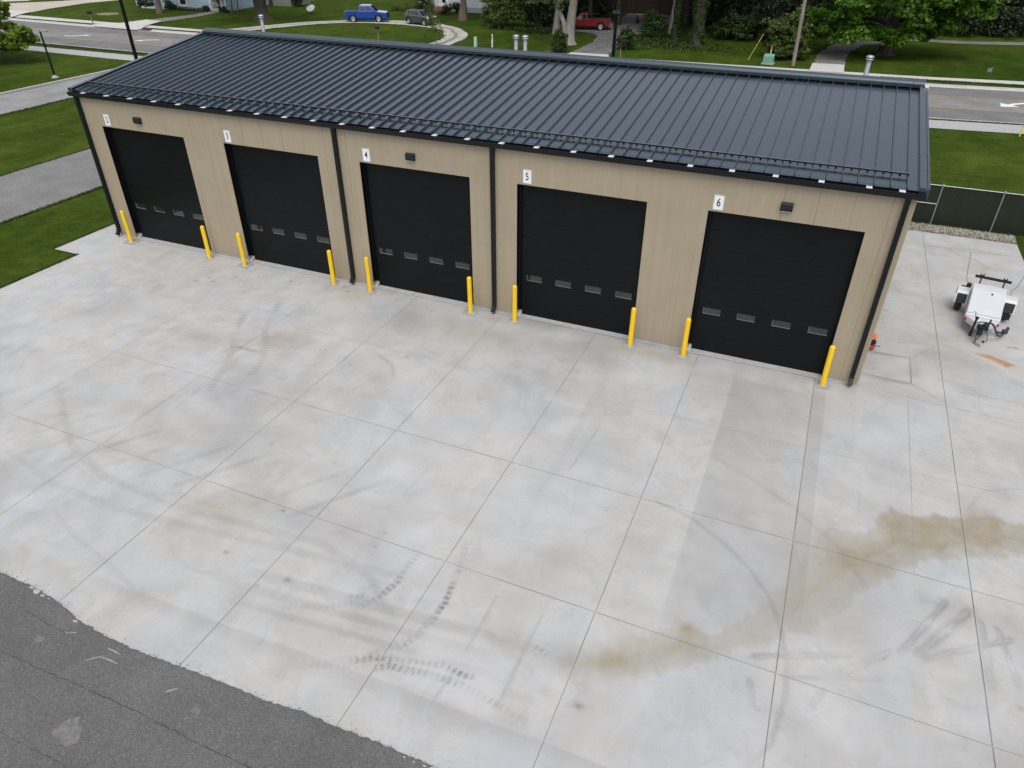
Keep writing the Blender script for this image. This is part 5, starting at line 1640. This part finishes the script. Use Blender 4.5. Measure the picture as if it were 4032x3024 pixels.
# ------------------------------------------------------------------ vegetation
def leaf_mesh(name, C, N, size, mat, parent=None, up=.5, rng=RNG, aspect=.62):
    """C: (n,3) leaf centres, N: (n,3) outward directions; one folded diamond per leaf."""
    n = len(C)
    r = rng.normal(size=(n, 3)) * .75 + N * .9 + np.array([0, 0, up])
    r /= np.linalg.norm(r, axis=1)[:, None] + 1e-9
    a = np.cross(r, rng.normal(size=(n, 3)))
    a /= np.linalg.norm(a, axis=1)[:, None] + 1e-9
    b = np.cross(r, a)
    s = size * rng.uniform(.6, 1.3, (n, 1))
    V = np.stack([C - a * s * .5, C + b * s * aspect * .5 - r * s * .08, C + a * s * .5 - r * s * .16, C - b * s * aspect * .5 - r * s * .08], 1).reshape(-1, 3)
    F = np.arange(4 * n).reshape(-1, 4)
    return np_obj(name, V, F, mat, parent)

def clump_crown(centre, rad, nclump, nleaf, rc, rng, shell=.55, zmin=None, keep=None, flat=.65):
    d = rng.normal(size=(nclump * 2, 3)); d /= np.linalg.norm(d, axis=1)[:, None]
    d = d[(d[:, 2] > -.75)][:nclump]
    k = rng.uniform(shell ** 3, 1, (len(d), 1)) ** (1 / 3)
    wob = 1 + .18 * np.sin(d[:, :1] * 5 + d[:, 1:2] * 4) + .12 * rng.normal(size=(len(d), 1))
    P = np.array(centre) + d * k * np.array(rad) * wob
    C, N = [], []
    for p, dd in zip(P, d):
        r = rc * rng.uniform(.55, 1.3)
        m = int(nleaf * rng.uniform(.6, 1.4) * (r / rc) ** 1.5)
        q = rng.normal(size=(m, 3)); q /= np.linalg.norm(q, axis=1)[:, None]
        q[:, 2] = np.where(q[:, 2] < -.2, q[:, 2] * .4, q[:, 2])
        rr = rng.uniform(.45, 1.0, (m, 1)) ** .6
        C.append(p + q * rr * r * np.array([1, 1, flat])); N.append(q * .7 + dd * .3)
    C = np.concatenate(C); N = np.concatenate(N)
    if zmin is not None:
        k = C[:, 2] > zmin
        C, N = C[k], N[k]
    return C, N, P

def limbs(b, base, top, r0, targets, rng, mi=0, sway=.25):
    pts = []
    n = 7
    for i in range(n + 1):
        s = i / n
        pts.append(Vector(base).lerp(Vector(top), s) + Vector((sway * math.sin(3 * s + base[0]) * s, sway * math.cos(2.3 * s + base[1]) * s, 0)))
    rad = [r0 * (1.45 if i == 0 else 1.12 if i == 1 else 1 - .75 * i / n) for i in range(n + 1)]
    b.tube(pts, rad, 10, mi)
    for p in targets:
        k = int(np.clip(2 + (n - 2) * (p[2] - base[2]) / max(top[2] - base[2], .1) * .55, 2, n - 1))
        a = pts[k]; e = Vector(p)
        m = a.lerp(e, .5) + Vector((0, 0, .12 * (e - a).length))
        b.tube([a, m, e], [rad[k] * .55, rad[k] * .32, .02], 6, mi)

def tree(name, label, base, H, crown_c, crown_r, leaf, bark, r0, nclump=60, nleaf=60, size=.28, rc=.9, group=None, seed=1, zmin=None, shell=.55, cat='tree', nl=8, up=.5, extra=()):
    rng = np.random.default_rng(seed)
    t = thing(name, label, cat, base, 0, group)
    C, N, P = clump_crown(crown_c, crown_r, nclump, nleaf, rc, rng, shell, zmin)
    for e in extra:
        C2, N2, P2 = clump_crown(*e, rng, .3)
        C = np.concatenate([C, C2]); N = np.concatenate([N, N2]); P = np.concatenate([P, P2[:3]])
    b = MB()
    limbs(b, (0, 0, -.1), (crown_c[0] * .6, crown_c[1] * .6, H * .82), r0, P[rng.choice(len(P), min(nl, len(P)), False)], rng)
    b.build('trunk', bark, t)
    leaf_mesh('crown', C, N, size, leaf, t, up, rng)
    return t

def conifer(name, label, base, H, rad, seed, group=None, skirt=.6):
    rng = np.random.default_rng(seed)
    t = thing(name, label, 'conifer', base, 0, group)
    b = MB()
    b.tube([(0, 0, -.1), (0.05, 0, H * .5), (0, 0, H)], [.26, .16, .02], 8)
    C, N = [], []
    z = skirt
    while z < H:
        rr = rad * (1 - (z / H)) ** .8 * (0.85 + .3 * rng.random())
        nb = 8 if z < H * .6 else 6
        for k in range(nb):
            a = math.tau * (k + rng.random()) / nb
            L = rr * (.75 + .45 * rng.random())
            d = np.array([math.cos(a), math.sin(a), 0])
            e = d * L + np.array([0, 0, z - .28 * L])
            b.tube([(0, 0, z), tuple(d * L * .5 + np.array([0, 0, z + .03 * L])), tuple(e)], [.05, .03, .008], 4)
            m = int(70 * L / rad + 12)
            s = rng.uniform(.15, 1, m)
            P = d[None] * (L * s)[:, None]
            P[:, 2] += z + .06 * L * s - .34 * L * s ** 2
            side = np.array([-d[1], d[0], 0])
            P += side[None] * (rng.normal(size=m) * .22 * L * (1.1 - s))[:, None]
            P[:, 2] -= np.abs(rng.normal(size=m)) * .16
            C.append(P); N.append(np.tile(d * .6, (m, 1)))
        z += H * .045 * (0.8 + .4 * rng.random())
    b.build('trunk', 'barkdark', t)
    leaf_mesh('crown', np.concatenate(C), np.concatenate(N), .42, 'conifer', t, .1, rng, .45)
    return t

def bush(name, label, base, rad, leaf, seed, n=30, nleaf=50, size=.2, rc=.5, cat='bush', group=None):
    rng = np.random.default_rng(seed)
    t = thing(name, label, cat, base, 0, group)
    C, N, P = clump_crown((0, 0, rad[2] * .52), (rad[0] * .8, rad[1] * .8, rad[2] * .5), n, nleaf, rc, rng, .5, .03)
    C2, N2, P2 = clump_crown((0, 0, rad[2] * .22), (rad[0] * .88, rad[1] * .88, rad[2] * .24), int(n * .5), nleaf, rc * .9, rng, .6, .03)
    C = np.concatenate([C, C2]); N = np.concatenate([N, N2])
    b = MB()
    for p in P[rng.choice(len(P), min(7, len(P)), False)]:
        b.tube([(rng.normal() * .08, rng.normal() * .08, -.1), tuple(np.array(p) * np.array([.4, .4, .5])), tuple(p)], [.05, .035, .01], 5)
    b.build('stem', 'bark', t)
    leaf_mesh('foliage', C, N, size, leaf, t, .5, rng)
    return t

def ivy_trunk(label, base, r, H, seed, lean=0.0):
    rng = np.random.default_rng(seed)
    t = thing('ivy_tree', label, 'tree', base)
    b = MB()
    b.tube([(0, 0, -.1), (0, 0, .4), (lean * .5, 0, H * .5), (lean, 0, H)], [r * 1.4, r, r * .85, r * .6], 12)
    b.build('trunk', 'barkdark', t)
    m = 2600
    z = rng.uniform(0, min(H, 8), m); a = rng.uniform(0, 6.283, m)
    rr = r * (1.02 + .35 * rng.random(m)) * (1 + .25 * np.sin(z * 2.1 + a * 2))
    C = np.stack([rr * np.cos(a) + lean * z / H, rr * np.sin(a), z], -1)
    leaf_mesh('ivy', C, np.stack([np.cos(a), np.sin(a), 0 * a], -1), .22, 'ivy', t, .2, rng)
    C, N, P = clump_crown((lean, 0, H + 1.5), (4.5, 4.5, 3.2), 46, 60, 1.1, rng)
    leaf_mesh('crown', C, N, .42, 'oak', t, .5, rng)

def ground_leaves(name, label, cat, pts, size, mat, seed, h=.3):
    rng = np.random.default_rng(seed)
    P = np.array(pts)
    C = np.stack([P[:, 0], P[:, 1], rng.random(len(P)) ** 1.6 * h], -1)
    o = leaf_mesh(name, C, np.zeros_like(C), size, mat, None, 1.0, rng)
    tag(o, label, cat, kind='stuff')

def build_vegetation():
    # near tree at the left edge: its outer limb reaches into the picture
    tree('street_tree', 'bright green leafy tree reaching in at the left edge above the road', (-51.6, 24.7, 0), 9, (0, 0, 5.0), (6.6, 5.2, 4.2), 'maple2', 'bark', .28, 120, 110, .46, 1.15, seed=11, shell=.6, nl=14, extra=(((5.9, 3.0, 2.2), (1.7, 1.5, 1.4), 26, 60, .6), ((5.0, 1.9, 1.7), (1.7, 1.3, .9), 22, 60, .6), ((4.6, 2.4, 4.2), (1.4, 1.2, 1.2), 16, 60, .6)))
    # trees of the blue house
    tree('yard_tree', 'bare stemmed shade tree in front of the blue house', (-62.6, 60.6, 0), 9, (0, .5, 8.6), (5, 5, 3.4), 'oak', 'bark', .36, 60, 60, .4, 1.1, seed=21)
    tree('flowering_tree', 'pale flowering shrub tree beside the blue house door', (-55.6, 64.4, 0), 3.2, (0, 0, 1.75), (.85, .8, 1.7), 'blossom', 'barkdark', .06, 26, 46, .17, .42, seed=22, zmin=.2)
    tree('slender_tree', 'slender dark stemmed tree beside the blue house end wall', (-53.4, 64.4, 0), 5, (.4, .2, 4.6), (1.8, 1.8, 1.6), 'oak', 'barkdark', .085, 26, 50, .3, .7, seed=23)
    tree('slender_tree', 'slender dark stemmed tree nearer the thick old trunk', (-51.1, 63.0, 0), 5, (.2, .2, 4.8), (2.0, 1.8, 1.6), 'oak', 'barkdark', .085, 26, 50, .3, .7, seed=24)
    rng = np.random.default_rng(31)
    # old thick trunk
    t = thing('old_tree', 'thick old tree with a gnarled dark trunk on the left lawn', 'tree', (-44.9, 60.5, 0))
    b = MB()
    b.tube([(0, 0, -.1), (0, 0, .25), (-.1, 0, .8), (-.15, 0, 1.7), (-.1, 0, 2.6), (.1, 0, 4.2), (.2, 0, 8)], [1.25, .98, .80, .76, .86, .72, .3], 16)
    for a in range(6):
        q = math.tau * a / 6 + .3
        b.tube([(.6 * math.cos(q), .6 * math.sin(q), .5), (1.15 * math.cos(q), 1.15 * math.sin(q), .08), (1.7 * math.cos(q), 1.7 * math.sin(q), -.08)], [.3, .2, .06], 8)
    for e in ((-3.2, 0, 5.5), (3.4, .4, 5.8), (0, -3, 6.2), (1, 3, 6.5)):
        b.tube([(-.05, 0, 2.5), (e[0] * .45, e[1] * .45, 3.9), e], [.42, .28, .08], 8)
    b.build('trunk', 'barkdark', t)
    C, N, P = clump_crown((0, 0, 7.4), (6.5, 6, 3.6), 90, 70, 1.2, rng)
    C2, N2, P2 = clump_crown((-1.2, -1.0, 3.4), (2.6, 2.0, 1.0), 12, 46, .6, rng)
    C3, N3, P3 = clump_crown((4.6, .6, 3.7), (3.4, 2.0, 1.3), 24, 50, .7, rng)
    leaf_mesh('crown', np.concatenate([C, C2, C3]), np.concatenate([N, N2, N3]), .36, 'pale', t, .4, rng)
    for i, (x, y, s, lab) in enumerate(((-70.6, 65.0, .75, 'round dark shrub at the blue house corner'), (-68.9, 65.0, .85, 'round dark shrub right of the corner shrub by the blue house'), (-65.2, 64.8, .75, 'leafy dark shrub left of the blue house window'), (-64.2, 64.6, .55, 'low grey green shrub under the blue house window'), (-58.5, 64.9, .4, 'tiny clipped shrub beside the blue house door'), (-54.9, 64.6, .5, 'small dark shrub at the right corner of the blue house'))):
        bush('shrub', lab, (x, y, 0), (s, s, s * 1.5), 'darkleaf', 40 + i, 16, 36, .17, .34, 'shrub', 'shrubs along the blue house')
    ground_leaves('flower_bed', 'low dark planting along the foot of the blue house wall', 'flower bed', [(random.uniform(-63.8, -57.9), random.uniform(64.3, 65.2)) for _ in range(900)], .16, 'darkleaf', 50, .35)
    bush('shrub', 'dark shrub beside the grey shed', (-50.2, 74.9, 0), (1.3, 1.2, 2.6), 'darkleaf', 51, 22, 40, .25, .6, 'shrub')
    # white house
    tree('yard_tree', 'shade tree with flared roots in front of the white house', (-21.5, 71.0, 0), 9, (.3, .5, 7.4), (5.4, 5, 3.4), 'darkleaf', 'bark', .48, 80, 70, .36, 1.15, seed=25)
    bush('shrub', 'big round shrub at the left corner of the white house', (-30.6, 77.4, 0), (1.5, 1.2, 2.3), 'oak', 53, 30, 46, .25, .6, 'shrub')
    bush('shrub', 'small shrub left of the white house steps', (-26.0, 75.2, 0), (.9, .8, 1.2), 'darkleaf', 54, 16, 40, .2, .45, 'shrub')
    bush('shrub', 'small shrub right of the white house steps', (-25.6, 77.3, 0), (.9, .8, 1.2), 'darkleaf', 55, 16, 40, .2, .45, 'shrub')
    ground_leaves('tall_weeds', 'pale tall weeds in the grass left of the white house', 'weeds', [(random.uniform(-35.5, -31.6), random.uniform(75.6, 77.6)) for _ in range(700)], .25, 'bushleaf', 56, .7)
    # sapling showing over the ridge
    t = thing('sapling', 'thin young tree in front of the dark grey car', 'sapling', (-14.9, 51.4, 0))
    rg = np.random.default_rng(57)
    b = MB(); b.tube([(0, 0, 0), (-.1, 0, 1.6), (-.5, 0, 3.4), (-.75, 0, 5.0)], [.05, .04, .03, .01], 6)
    C = []
    for k in range(34):
        z = rg.uniform(.5, 5.0); s = max(.15, 1 - z / 5.4)
        e = np.array([-.15 * z + rg.normal() * .75 * s, rg.normal() * .6 * s, z + .35])
        b.tube([(-.14 * z, 0, z - .3), tuple(e)], [.012, .004], 4)
        C.append(e + rg.normal(size=(22, 3)) * np.array([.17, .17, .26]))
    b.build('trunk', 'bark', t)
    C = np.concatenate(C)
    leaf_mesh('crown', C, np.zeros_like(C), .19, 'bushleaf', t, .4, rg)
    # big loose bush in the middle
    rb = np.random.default_rng(58)
    bush('large_bush', 'large loose light green bush left of the double trunk', (-13.9, 67.4, 0), (3.1, 2.6, 6.2), 'bushleaf', 58, 100, 74, .30, .85)
    bush('shrub', 'dark thicket between the large bush and the double trunk', (-9.7, 68.4, 0), (2.6, 1.7, 4.4), 'darkleaf', 59, 44, 60, .3, .85, 'shrub')
    ground_leaves('ground_cover', 'low leafy ground cover under the trees left of the red pickup', 'ground cover', [(random.gauss(-9.3, 2.4), random.gauss(65.3, .8)) for _ in range(1700)], .22, 'ivy', 60, .4)
    # double trunk by the drive
    t = thing('double_tree', 'grey double trunked tree beside the cracked driveway', 'tree', (-2.5, 58.3, 0))
    b = MB()
    b.tube([(0, 0, -.1), (-.02, 0, .3), (.0, 0, 1.2), (.12, 0, 2.6), (.3, 0, 4.2), (.55, 0, 7), (.6, .2, 10)], [.82, .60, .52, .45, .40, .33, .12], 14)
    b.tube([(-.42, .05, 0), (-.5, .05, .8), (-.55, .05, 1.5), (-.85, .1, 2.2), (-1.3, .2, 3.0), (-2.0, .4, 4.6), (-2.8, .5, 7)], [.36, .33, .30, .24, .2, .16, .05], 12)
    b.build('trunk', 'barkpale', t)
    rg = np.random.default_rng(61)
    C, N, P = clump_crown((-.3, .5, 8.6), (6.2, 5.4, 3.3), 90, 70, 1.1, rg)
    C2, N2, P2 = clump_crown((-2.9, .2, 4.2), (2.5, 1.4, 1.3), 30, 40, .55, rg, .2)
    C3, N3, P3 = clump_crown((1.6, -.2, 4.6), (.8, .8, .6), 6, 34, .4, rg, .2)
    leaf_mesh('crown', np.concatenate([C, C2, C3]), np.concatenate([N, N2, N3]), .25, 'pale', t, .5, rg)
    tree('yard_tree', 'plain grey trunk standing left of the double trunk', (-6.1, 63.9, 0), 10, (0, .5, 9), (4.6, 4.4, 3.2), 'oak', 'barkpale', .34, 60, 60, .4, 1.1, seed=26)
    bush('shrub', 'clipped upright shrub in mulch left of the cracked driveway', (-1.75, 53.1, 0), (.85, .8, 1.95), 'ivy', 62, 40, 120, .16, .34, 'shrub')
    bush('shrub', 'clipped upright shrub right of the cracked driveway', (3.95, 57.6, 0), (.95, .9, 1.9), 'ivy', 63, 42, 120, .16, .36, 'shrub')
    # ivy bed and dark wood right of the drive
    ground_leaves('ivy_bed', 'low ivy ground cover spreading right of the cracked driveway', 'ground cover', [(random.gauss(7.2, 2.2), random.gauss(62.6, 2.0)) for _ in range(3600)] + [(random.gauss(12.0, 2.0), random.gauss(60.5, .7)) for _ in range(500)], .20, 'ivy', 64, .30)
    tree('woodland_tree', 'grey stemmed woodland tree behind the ivy bed', (5.7, 70.3, 0), 11, (0, .5, 9.4), (5.2, 5, 4.2), 'darkleaf', 'barkpale', .24, 70, 70, .45, 1.3, seed=27)
    ivy_trunk('slim ivy clad trunk left of the stout ivy trunk', (7.2, 65.6, 0), .32, 10, 65, .2)
    ivy_trunk('stout ivy clad trunk right of the cracked driveway', (10.1, 62.7, 0), .52, 10, 66, .15)
    bush('shrub', 'loose shrub behind the ivy bed left of the ivy trunks', (4.7, 66.5, 0), (1.7, 1.4, 2.8), 'ivy', 67, 34, 50, .24, .6, 'shrub')
    bush('shrub', 'pale loose shrub right of the stout ivy trunk', (13.4, 68.6, 0), (2.6, 1.8, 2.4), 'oak', 68, 44, 60, .3, .8, 'shrub')
    # conifers
    for i, (x, y, H, r, lab) in enumerate(((17.6, 69.5, 15, 4.6, 'broad dark conifer behind the guy wire'), (13.0, 76.5, 16, 4.4, 'dark conifer behind the pale loose shrub'), (21.2, 75.5, 16, 4.4, 'dark conifer between the gravel lane and the broad conifer'), (8.2, 81.0, 16, 4.3, 'dark conifer beyond the brown garage corner'))):
        conifer('conifer_tree', lab, (x, y, 0), H, r, 70 + i, 'dark conifers behind the lawn', .9)
    bush('rounded_bush', 'rounded arching bush behind the transformer box and utility pole', (19.55, 58.6, 0), (2.5, 2.0, 3.4), 'bushleaf', 75, 95, 70, .27, .62)
    # big maple on the right
    rg = np.random.default_rng(80)
    t = thing('maple_tree', 'big bright green maple with low spreading crown at upper right', 'tree', (28.4, 64.2, 0))
    C, N, P = clump_crown((.2, -.4, 6.6), (8.0, 5.6, 5.6), 230, 105, 1.15, rg, .62, 1.5)
    # low skirts seen in the picture
    S = []
    for c, r, k in (((-5.3, -1.6, 2.4), (2.2, 1.6, 1.5), 34), ((-2.0, -2.6, 2.2), (2.0, 1.2, .9), 24), ((.9, -2.8, 2.0), (1.6, 1.2, .9), 20), ((4.6, 1.4, 2.4), (1.8, 1.4, 1.3), 34), ((-3.6, -2.2, 4.4), (3.4, 2.0, 1.6), 40), ((6.0, 0.5, 4.6), (2.6, 2.0, 1.8), 34)):
        S.append(clump_crown(c, r, k, 80, .62, rg, .3, .7))
    C = np.concatenate([C] + [s[0] for s in S]); N = np.concatenate([N] + [s[1] for s in S])
    b = MB()
    limbs(b, (0, 0, -.1), (.2, 0, 9.5), .52, [p for p in P[rg.choice(len(P), 18, False)]] + [s[2][3] for s in S], rg)
    for a in range(5):
        q = math.tau * a / 5
        b.tube([(.3 * math.cos(q), .3 * math.sin(q), .5), (.7 * math.cos(q), .7 * math.sin(q), .05), (1.1 * math.cos(q), 1.1 * math.sin(q), -.08)], [.26, .16, .05], 8)
    b.build('trunk', 'barkdark', t)
    leaf_mesh('crown', C, N, .36, 'maple', t, .7, rg, .8)
    # tall canopy trees whose trunks stand in the shade behind the red pickup
    for i, (x, y, lab) in enumerate(((-1.9, 74.6, 'dark trunk right behind the red pickup bed'), (-9.8, 79.5, 'dark trunk left of the brown garage front'), (5.6, 79.5, 'slim dark trunk right of the old driveway'), (-5.6, 74.8, 'dark trunk behind the red pickup cab'), (8.6, 73.5, 'dark trunk between the two ivy trunks'), (14.4, 71.8, 'dark trunk right of the stout ivy trunk'))):
        full = 'shade tree with ' + lab
        if i == 0:
            ct = tree('canopy_tree', full, (x, y, 0), 13, (0, 0, 9.8), (6.2, 6.2, 4.2), 'darkleaf', 'barkdark', .34, 120, 72, .5, 1.35, 'tall shade trees over the old driveway', 140, zmin=5.6, shell=.5, nl=12)
        else:
            dup(ct, (x, y, 0), i * 1.3, full, .92 + .05 * (i % 3))
    # woodland wall behind
    rw = random.Random(90)
    protos = []
    spots = [(-17.5, 93, 'tree behind the white house'), (-11, 77.5, 'tree left of the brown garage'), (-8.5, 82.5, 'tree close to the brown garage wall'), (6.5, 90, 'tree right of the brown garage'), (1.0, 99, 'tree behind the brown garage'), (13, 92, 'tree behind the conifers'), (19, 88, 'tree behind the second conifer'), (25.5, 82, 'tree at the bend of the gravel lane'), (31, 88, 'tree beyond the lane behind the maple'), (36.5, 86, 'tree beyond the lane right of the maple'), (42.5, 89, 'tree at the right end of the wood'), (39, 96, 'tree deep in the wood at right'), (47.5, 86, 'tree at the far right edge'), (28, 99, 'tree deep behind the maple'), (-24, 97, 'tree far behind the white house roof'), (-33.5, 99, 'tree at the back of the lawn behind the blue pickup'), (-39.5, 98, 'tree at the back of the lawn left of the white house'), (52, 93, 'tree outside the wood at far right'), (21.0, 100, 'tree deep behind the conifers')]
    for i, (x, y, lab) in enumerate(spots):
        full = 'dark woodland ' + lab
        if i < 4:
            rg = np.random.default_rng(100 + i)
            H = 13 + 2 * i
            o = tree('woodland_tree', full, (x, y, 0), H, (0, 0, H * .52), (5.0, 4.8, H * .46), ['darkleaf', 'oak', 'darkleaf', 'oak'][i], 'barkdark', .36, 120, 70, .5, 1.35, 'dark woodland trees at the back', 100 + i, zmin=.6, shell=.6, nl=12)
            protos.append(o)
        else:
            dup(protos[i % 4], (x, y, 0), rw.uniform(0, 6.28), full, rw.uniform(.9, 1.15))
    for i, (x, y, s, lab) in enumerate(((26.5, 78.5, 2.2, 'bend of the gravel lane'), (31.5, 80.8, 2.0, 'lane left of the low bank'), (36, 81.5, 2.3, 'middle of the wooded bank'), (41, 83, 2.0, 'right part of the wooded bank'), (46, 83.5, 2.4, 'right end of the wooded bank'), (23, 79.5, 2.2, 'lane corner under the conifers'), (-13, 74.5, 2.2, 'space behind the large bush'), (-5.5, 76, 2.0, 'shade behind the red pickup'), (-10.0, 73.6, 1.9, 'shade left of the red pickup'))):
        bush('undergrowth_bush', 'dark undergrowth bush filling the ' + lab, (x, y, 0), (s * 1.2, s, s * 1.3), 'darkleaf', 120 + i, 40, 56, .32, .85, 'bush', 'undergrowth bushes below the wood')
    # ragged grass along the walks and kerbs
    pts = []
    rr = random.Random(5)
    for _ in range(9000):
        x = rr.uniform(-62, -33); pts.append((x, CNEAR(x) - .16 - abs(rr.gauss(0, .10))))
        x = rr.uniform(-62, -33); pts.append((x, WHI(x) + rr.gauss(.06, .06)))
    for _ in range(5000):
        x = rr.uniform(28, 42); pts.append((x, CNEAR(x) - .14 + rr.gauss(0, .05)))
        x = rr.uniform(28, 42); pts.append((x, FHI(x) + .03 + abs(rr.gauss(0, .05))))
        x = rr.uniform(28, 42); pts.append((x, FLO(x) - .03 - abs(rr.gauss(0, .06))))
    for _ in range(4200):
        y = rr.uniform(-14, 2); pts.append((-3.2 - abs(rr.gauss(0, .05)) if y < -2.3 else -4.66 - abs(rr.gauss(0, .05)), y))
        y = rr.uniform(-12, 30); pts.append((-16.1 - abs(rr.gauss(0, .07)), y))
        y = rr.uniform(-12, 12); pts.append((-9.6 + abs(rr.gauss(0, .06)), y))
        y = rr.uniform(-6, 25); pts.append((-28.95 + abs(rr.gauss(0, .08)), y))
        y = rr.uniform(12, 30); pts.append((-35.2 - abs(rr.gauss(0, .08)), y))
    rng = np.random.default_rng(6)
    P = np.array(pts)
    V = []
    C = np.stack([P[:, 0], P[:, 1], np.full(len(P), -.05)], -1)
    a = rng.uniform(0, 6.28, len(P)); w = .022
    side = np.stack([np.cos(a), np.sin(a), 0 * a], -1) * w
    tip = C + rng.normal(size=C.shape) * np.array([.05, .05, 0]) + np.array([0, 0, 1]) * rng.uniform(.06, .15, (len(P), 1))
    V = np.stack([C - side, C + side, tip], 1).reshape(-1, 3)
    o = np_obj('grass_tufts', V, np.arange(len(V)).reshape(-1, 3), 'tuft')
    tag(o, 'ragged grass blades along the edges of walks and slabs', 'grass', kind='stuff')

# ------------------------------------------------------------------ light and camera
def build_light_camera():
    w = bpy.data.worlds.new('World')
    SC.world = w
    w.use_nodes = True
    nt = w.node_tree
    bg = nt.nodes['Background']
    sky = nt.nodes.new('ShaderNodeTexSky')
    sky.sky_type = 'NISHITA'
    sky.sun_disc = False
    EL, AZ = SUN_EL, SUN_AZ
    sky.sun_elevation = R(EL)
    sky.sun_rotation = R(AZ)
    sky.air_density = 1.0
    sky.dust_density = 3.0
    hs = nt.nodes.new('ShaderNodeHueSaturation')
    hs.inputs['Saturation'].default_value = SKY_SAT
    nt.links.new(sky.outputs[0], hs.inputs['Color'])
    nt.links.new(hs.outputs[0], bg.inputs[0])
    bg.inputs[1].default_value = SKY_STR
    sl = bpy.data.lights.new('Sun', 'SUN')
    sl.energy = SUN_STR
    sl.angle = R(SUN_ANG)
    sl.color = (1.0, 0.975, 0.94)
    so = bpy.data.objects.new('Sun', sl)
    COL.objects.link(so)
    # sky rotation is measured clockwise from +Y
    d = Vector((math.sin(R(AZ)) * math.cos(R(EL)), math.cos(R(AZ)) * math.cos(R(EL)), math.sin(R(EL))))
    so.rotation_euler = d.to_track_quat('Z', 'Y').to_euler()
    so.location = d * 60
    cam = bpy.data.cameras.new('Camera')
    co = bpy.data.objects.new('Camera', cam)
    COL.objects.link(co)
    yaw, pitch, roll = -.403232, .592041, .00108
    f = Vector((math.sin(yaw) * math.cos(pitch), math.cos(yaw) * math.cos(pitch), -math.sin(pitch)))
    r = Vector((math.cos(yaw), -math.sin(yaw), 0)); u = r.cross(f)
    c, s = math.cos(roll), math.sin(roll)
    r2 = r * c + u * s; u2 = u * c - r * s
    m = Matrix(((r2.x, u2.x, -f.x, 24.639), (r2.y, u2.y, -f.y, -20.8465), (r2.z, u2.z, -f.z, 12.2405), (0, 0, 0, 1)))
    co.matrix_world = m
    cam.sensor_width = 36
    cam.lens = 36 * 2800.5 / 4032
    cam.clip_end = 2000
    cam.clip_start = .1
    SC.camera = co
    SC.view_settings.view_transform = 'Standard'
    SC.view_settings.look = 'None'
    SC.view_settings.gamma = 1
    SC.view_settings.exposure = EXPOSURE
    SC.cycles.use_denoising = True
    SC.cycles.max_bounces = 6
    SC.cycles.diffuse_bounces = 3
    SC.cycles.transparent_max_bounces = 4

SUN_EL, SUN_AZ, SUN_STR, SUN_ANG = 62, 160, 0.9, 40
SKY_STR, SKY_SAT, EXPOSURE = 0.15, 0.32, 0.42

setup_mats()
_m, _nt, _b = newmat('rail_metal', .12, 0, .5)
_b.inputs['IOR'].default_value = 1.45
_b.inputs['Base Color'].default_value = (.008, .011, .014, 1)
MAT['railmetal'] = _m
MAT['trailerwhite'] = M('trailer_paint', (0.56, 0.585, 0.61), .38, var=.05, scale=2)
MAT['soilgrey'] = M('loop_centre', (0.20, 0.195, 0.16), .95, var=.4, scale=3)
MAT['barkred'] = M('marker_orange', (0.42, 0.13, 0.09), .6, var=.08)
MAT['signgrey'] = M('sign_blue_grey', (0.17, 0.20, 0.22), .5, var=.1)
MAT['cartyellow'] = M('cart_yellow', (0.55, 0.36, 0.03), .5, var=.08)
MAT['galvblack'] = M('hose_grey', (0.045, 0.047, 0.05), .55, .1, var=.25, scale=12)
MAT['tuft'] = leafmat('grass_blade', (0.022, 0.046, 0.004), (0.065, 0.10, 0.014), .15)
build_ground()
build_garage()
build_signs()
build_bollards()
build_fence()
build_stones()
build_trailer()
build_orange()
pickup('blue_pickup', 'bright blue crew cab pickup parked on the gravel loop', (-32.1, 65.0, 0), R(22), 'blue')
suv('dark grey compact suv parked on the gravel loop', (-24.45, 65.25, 0), R(-13))
pickup('red_pickup', 'red single cab pickup parked behind the double trunked tree', (-4.2, 69.6, 0), R(195), 'red', 5.5, 1.95, (-.05, 1.45), (.05, .80), 1.10, 1.76, ((.10, .90),), .385, (-1.6, 1.75), False)
build_furniture()
build_houses()
build_vegetation()
build_light_camera()
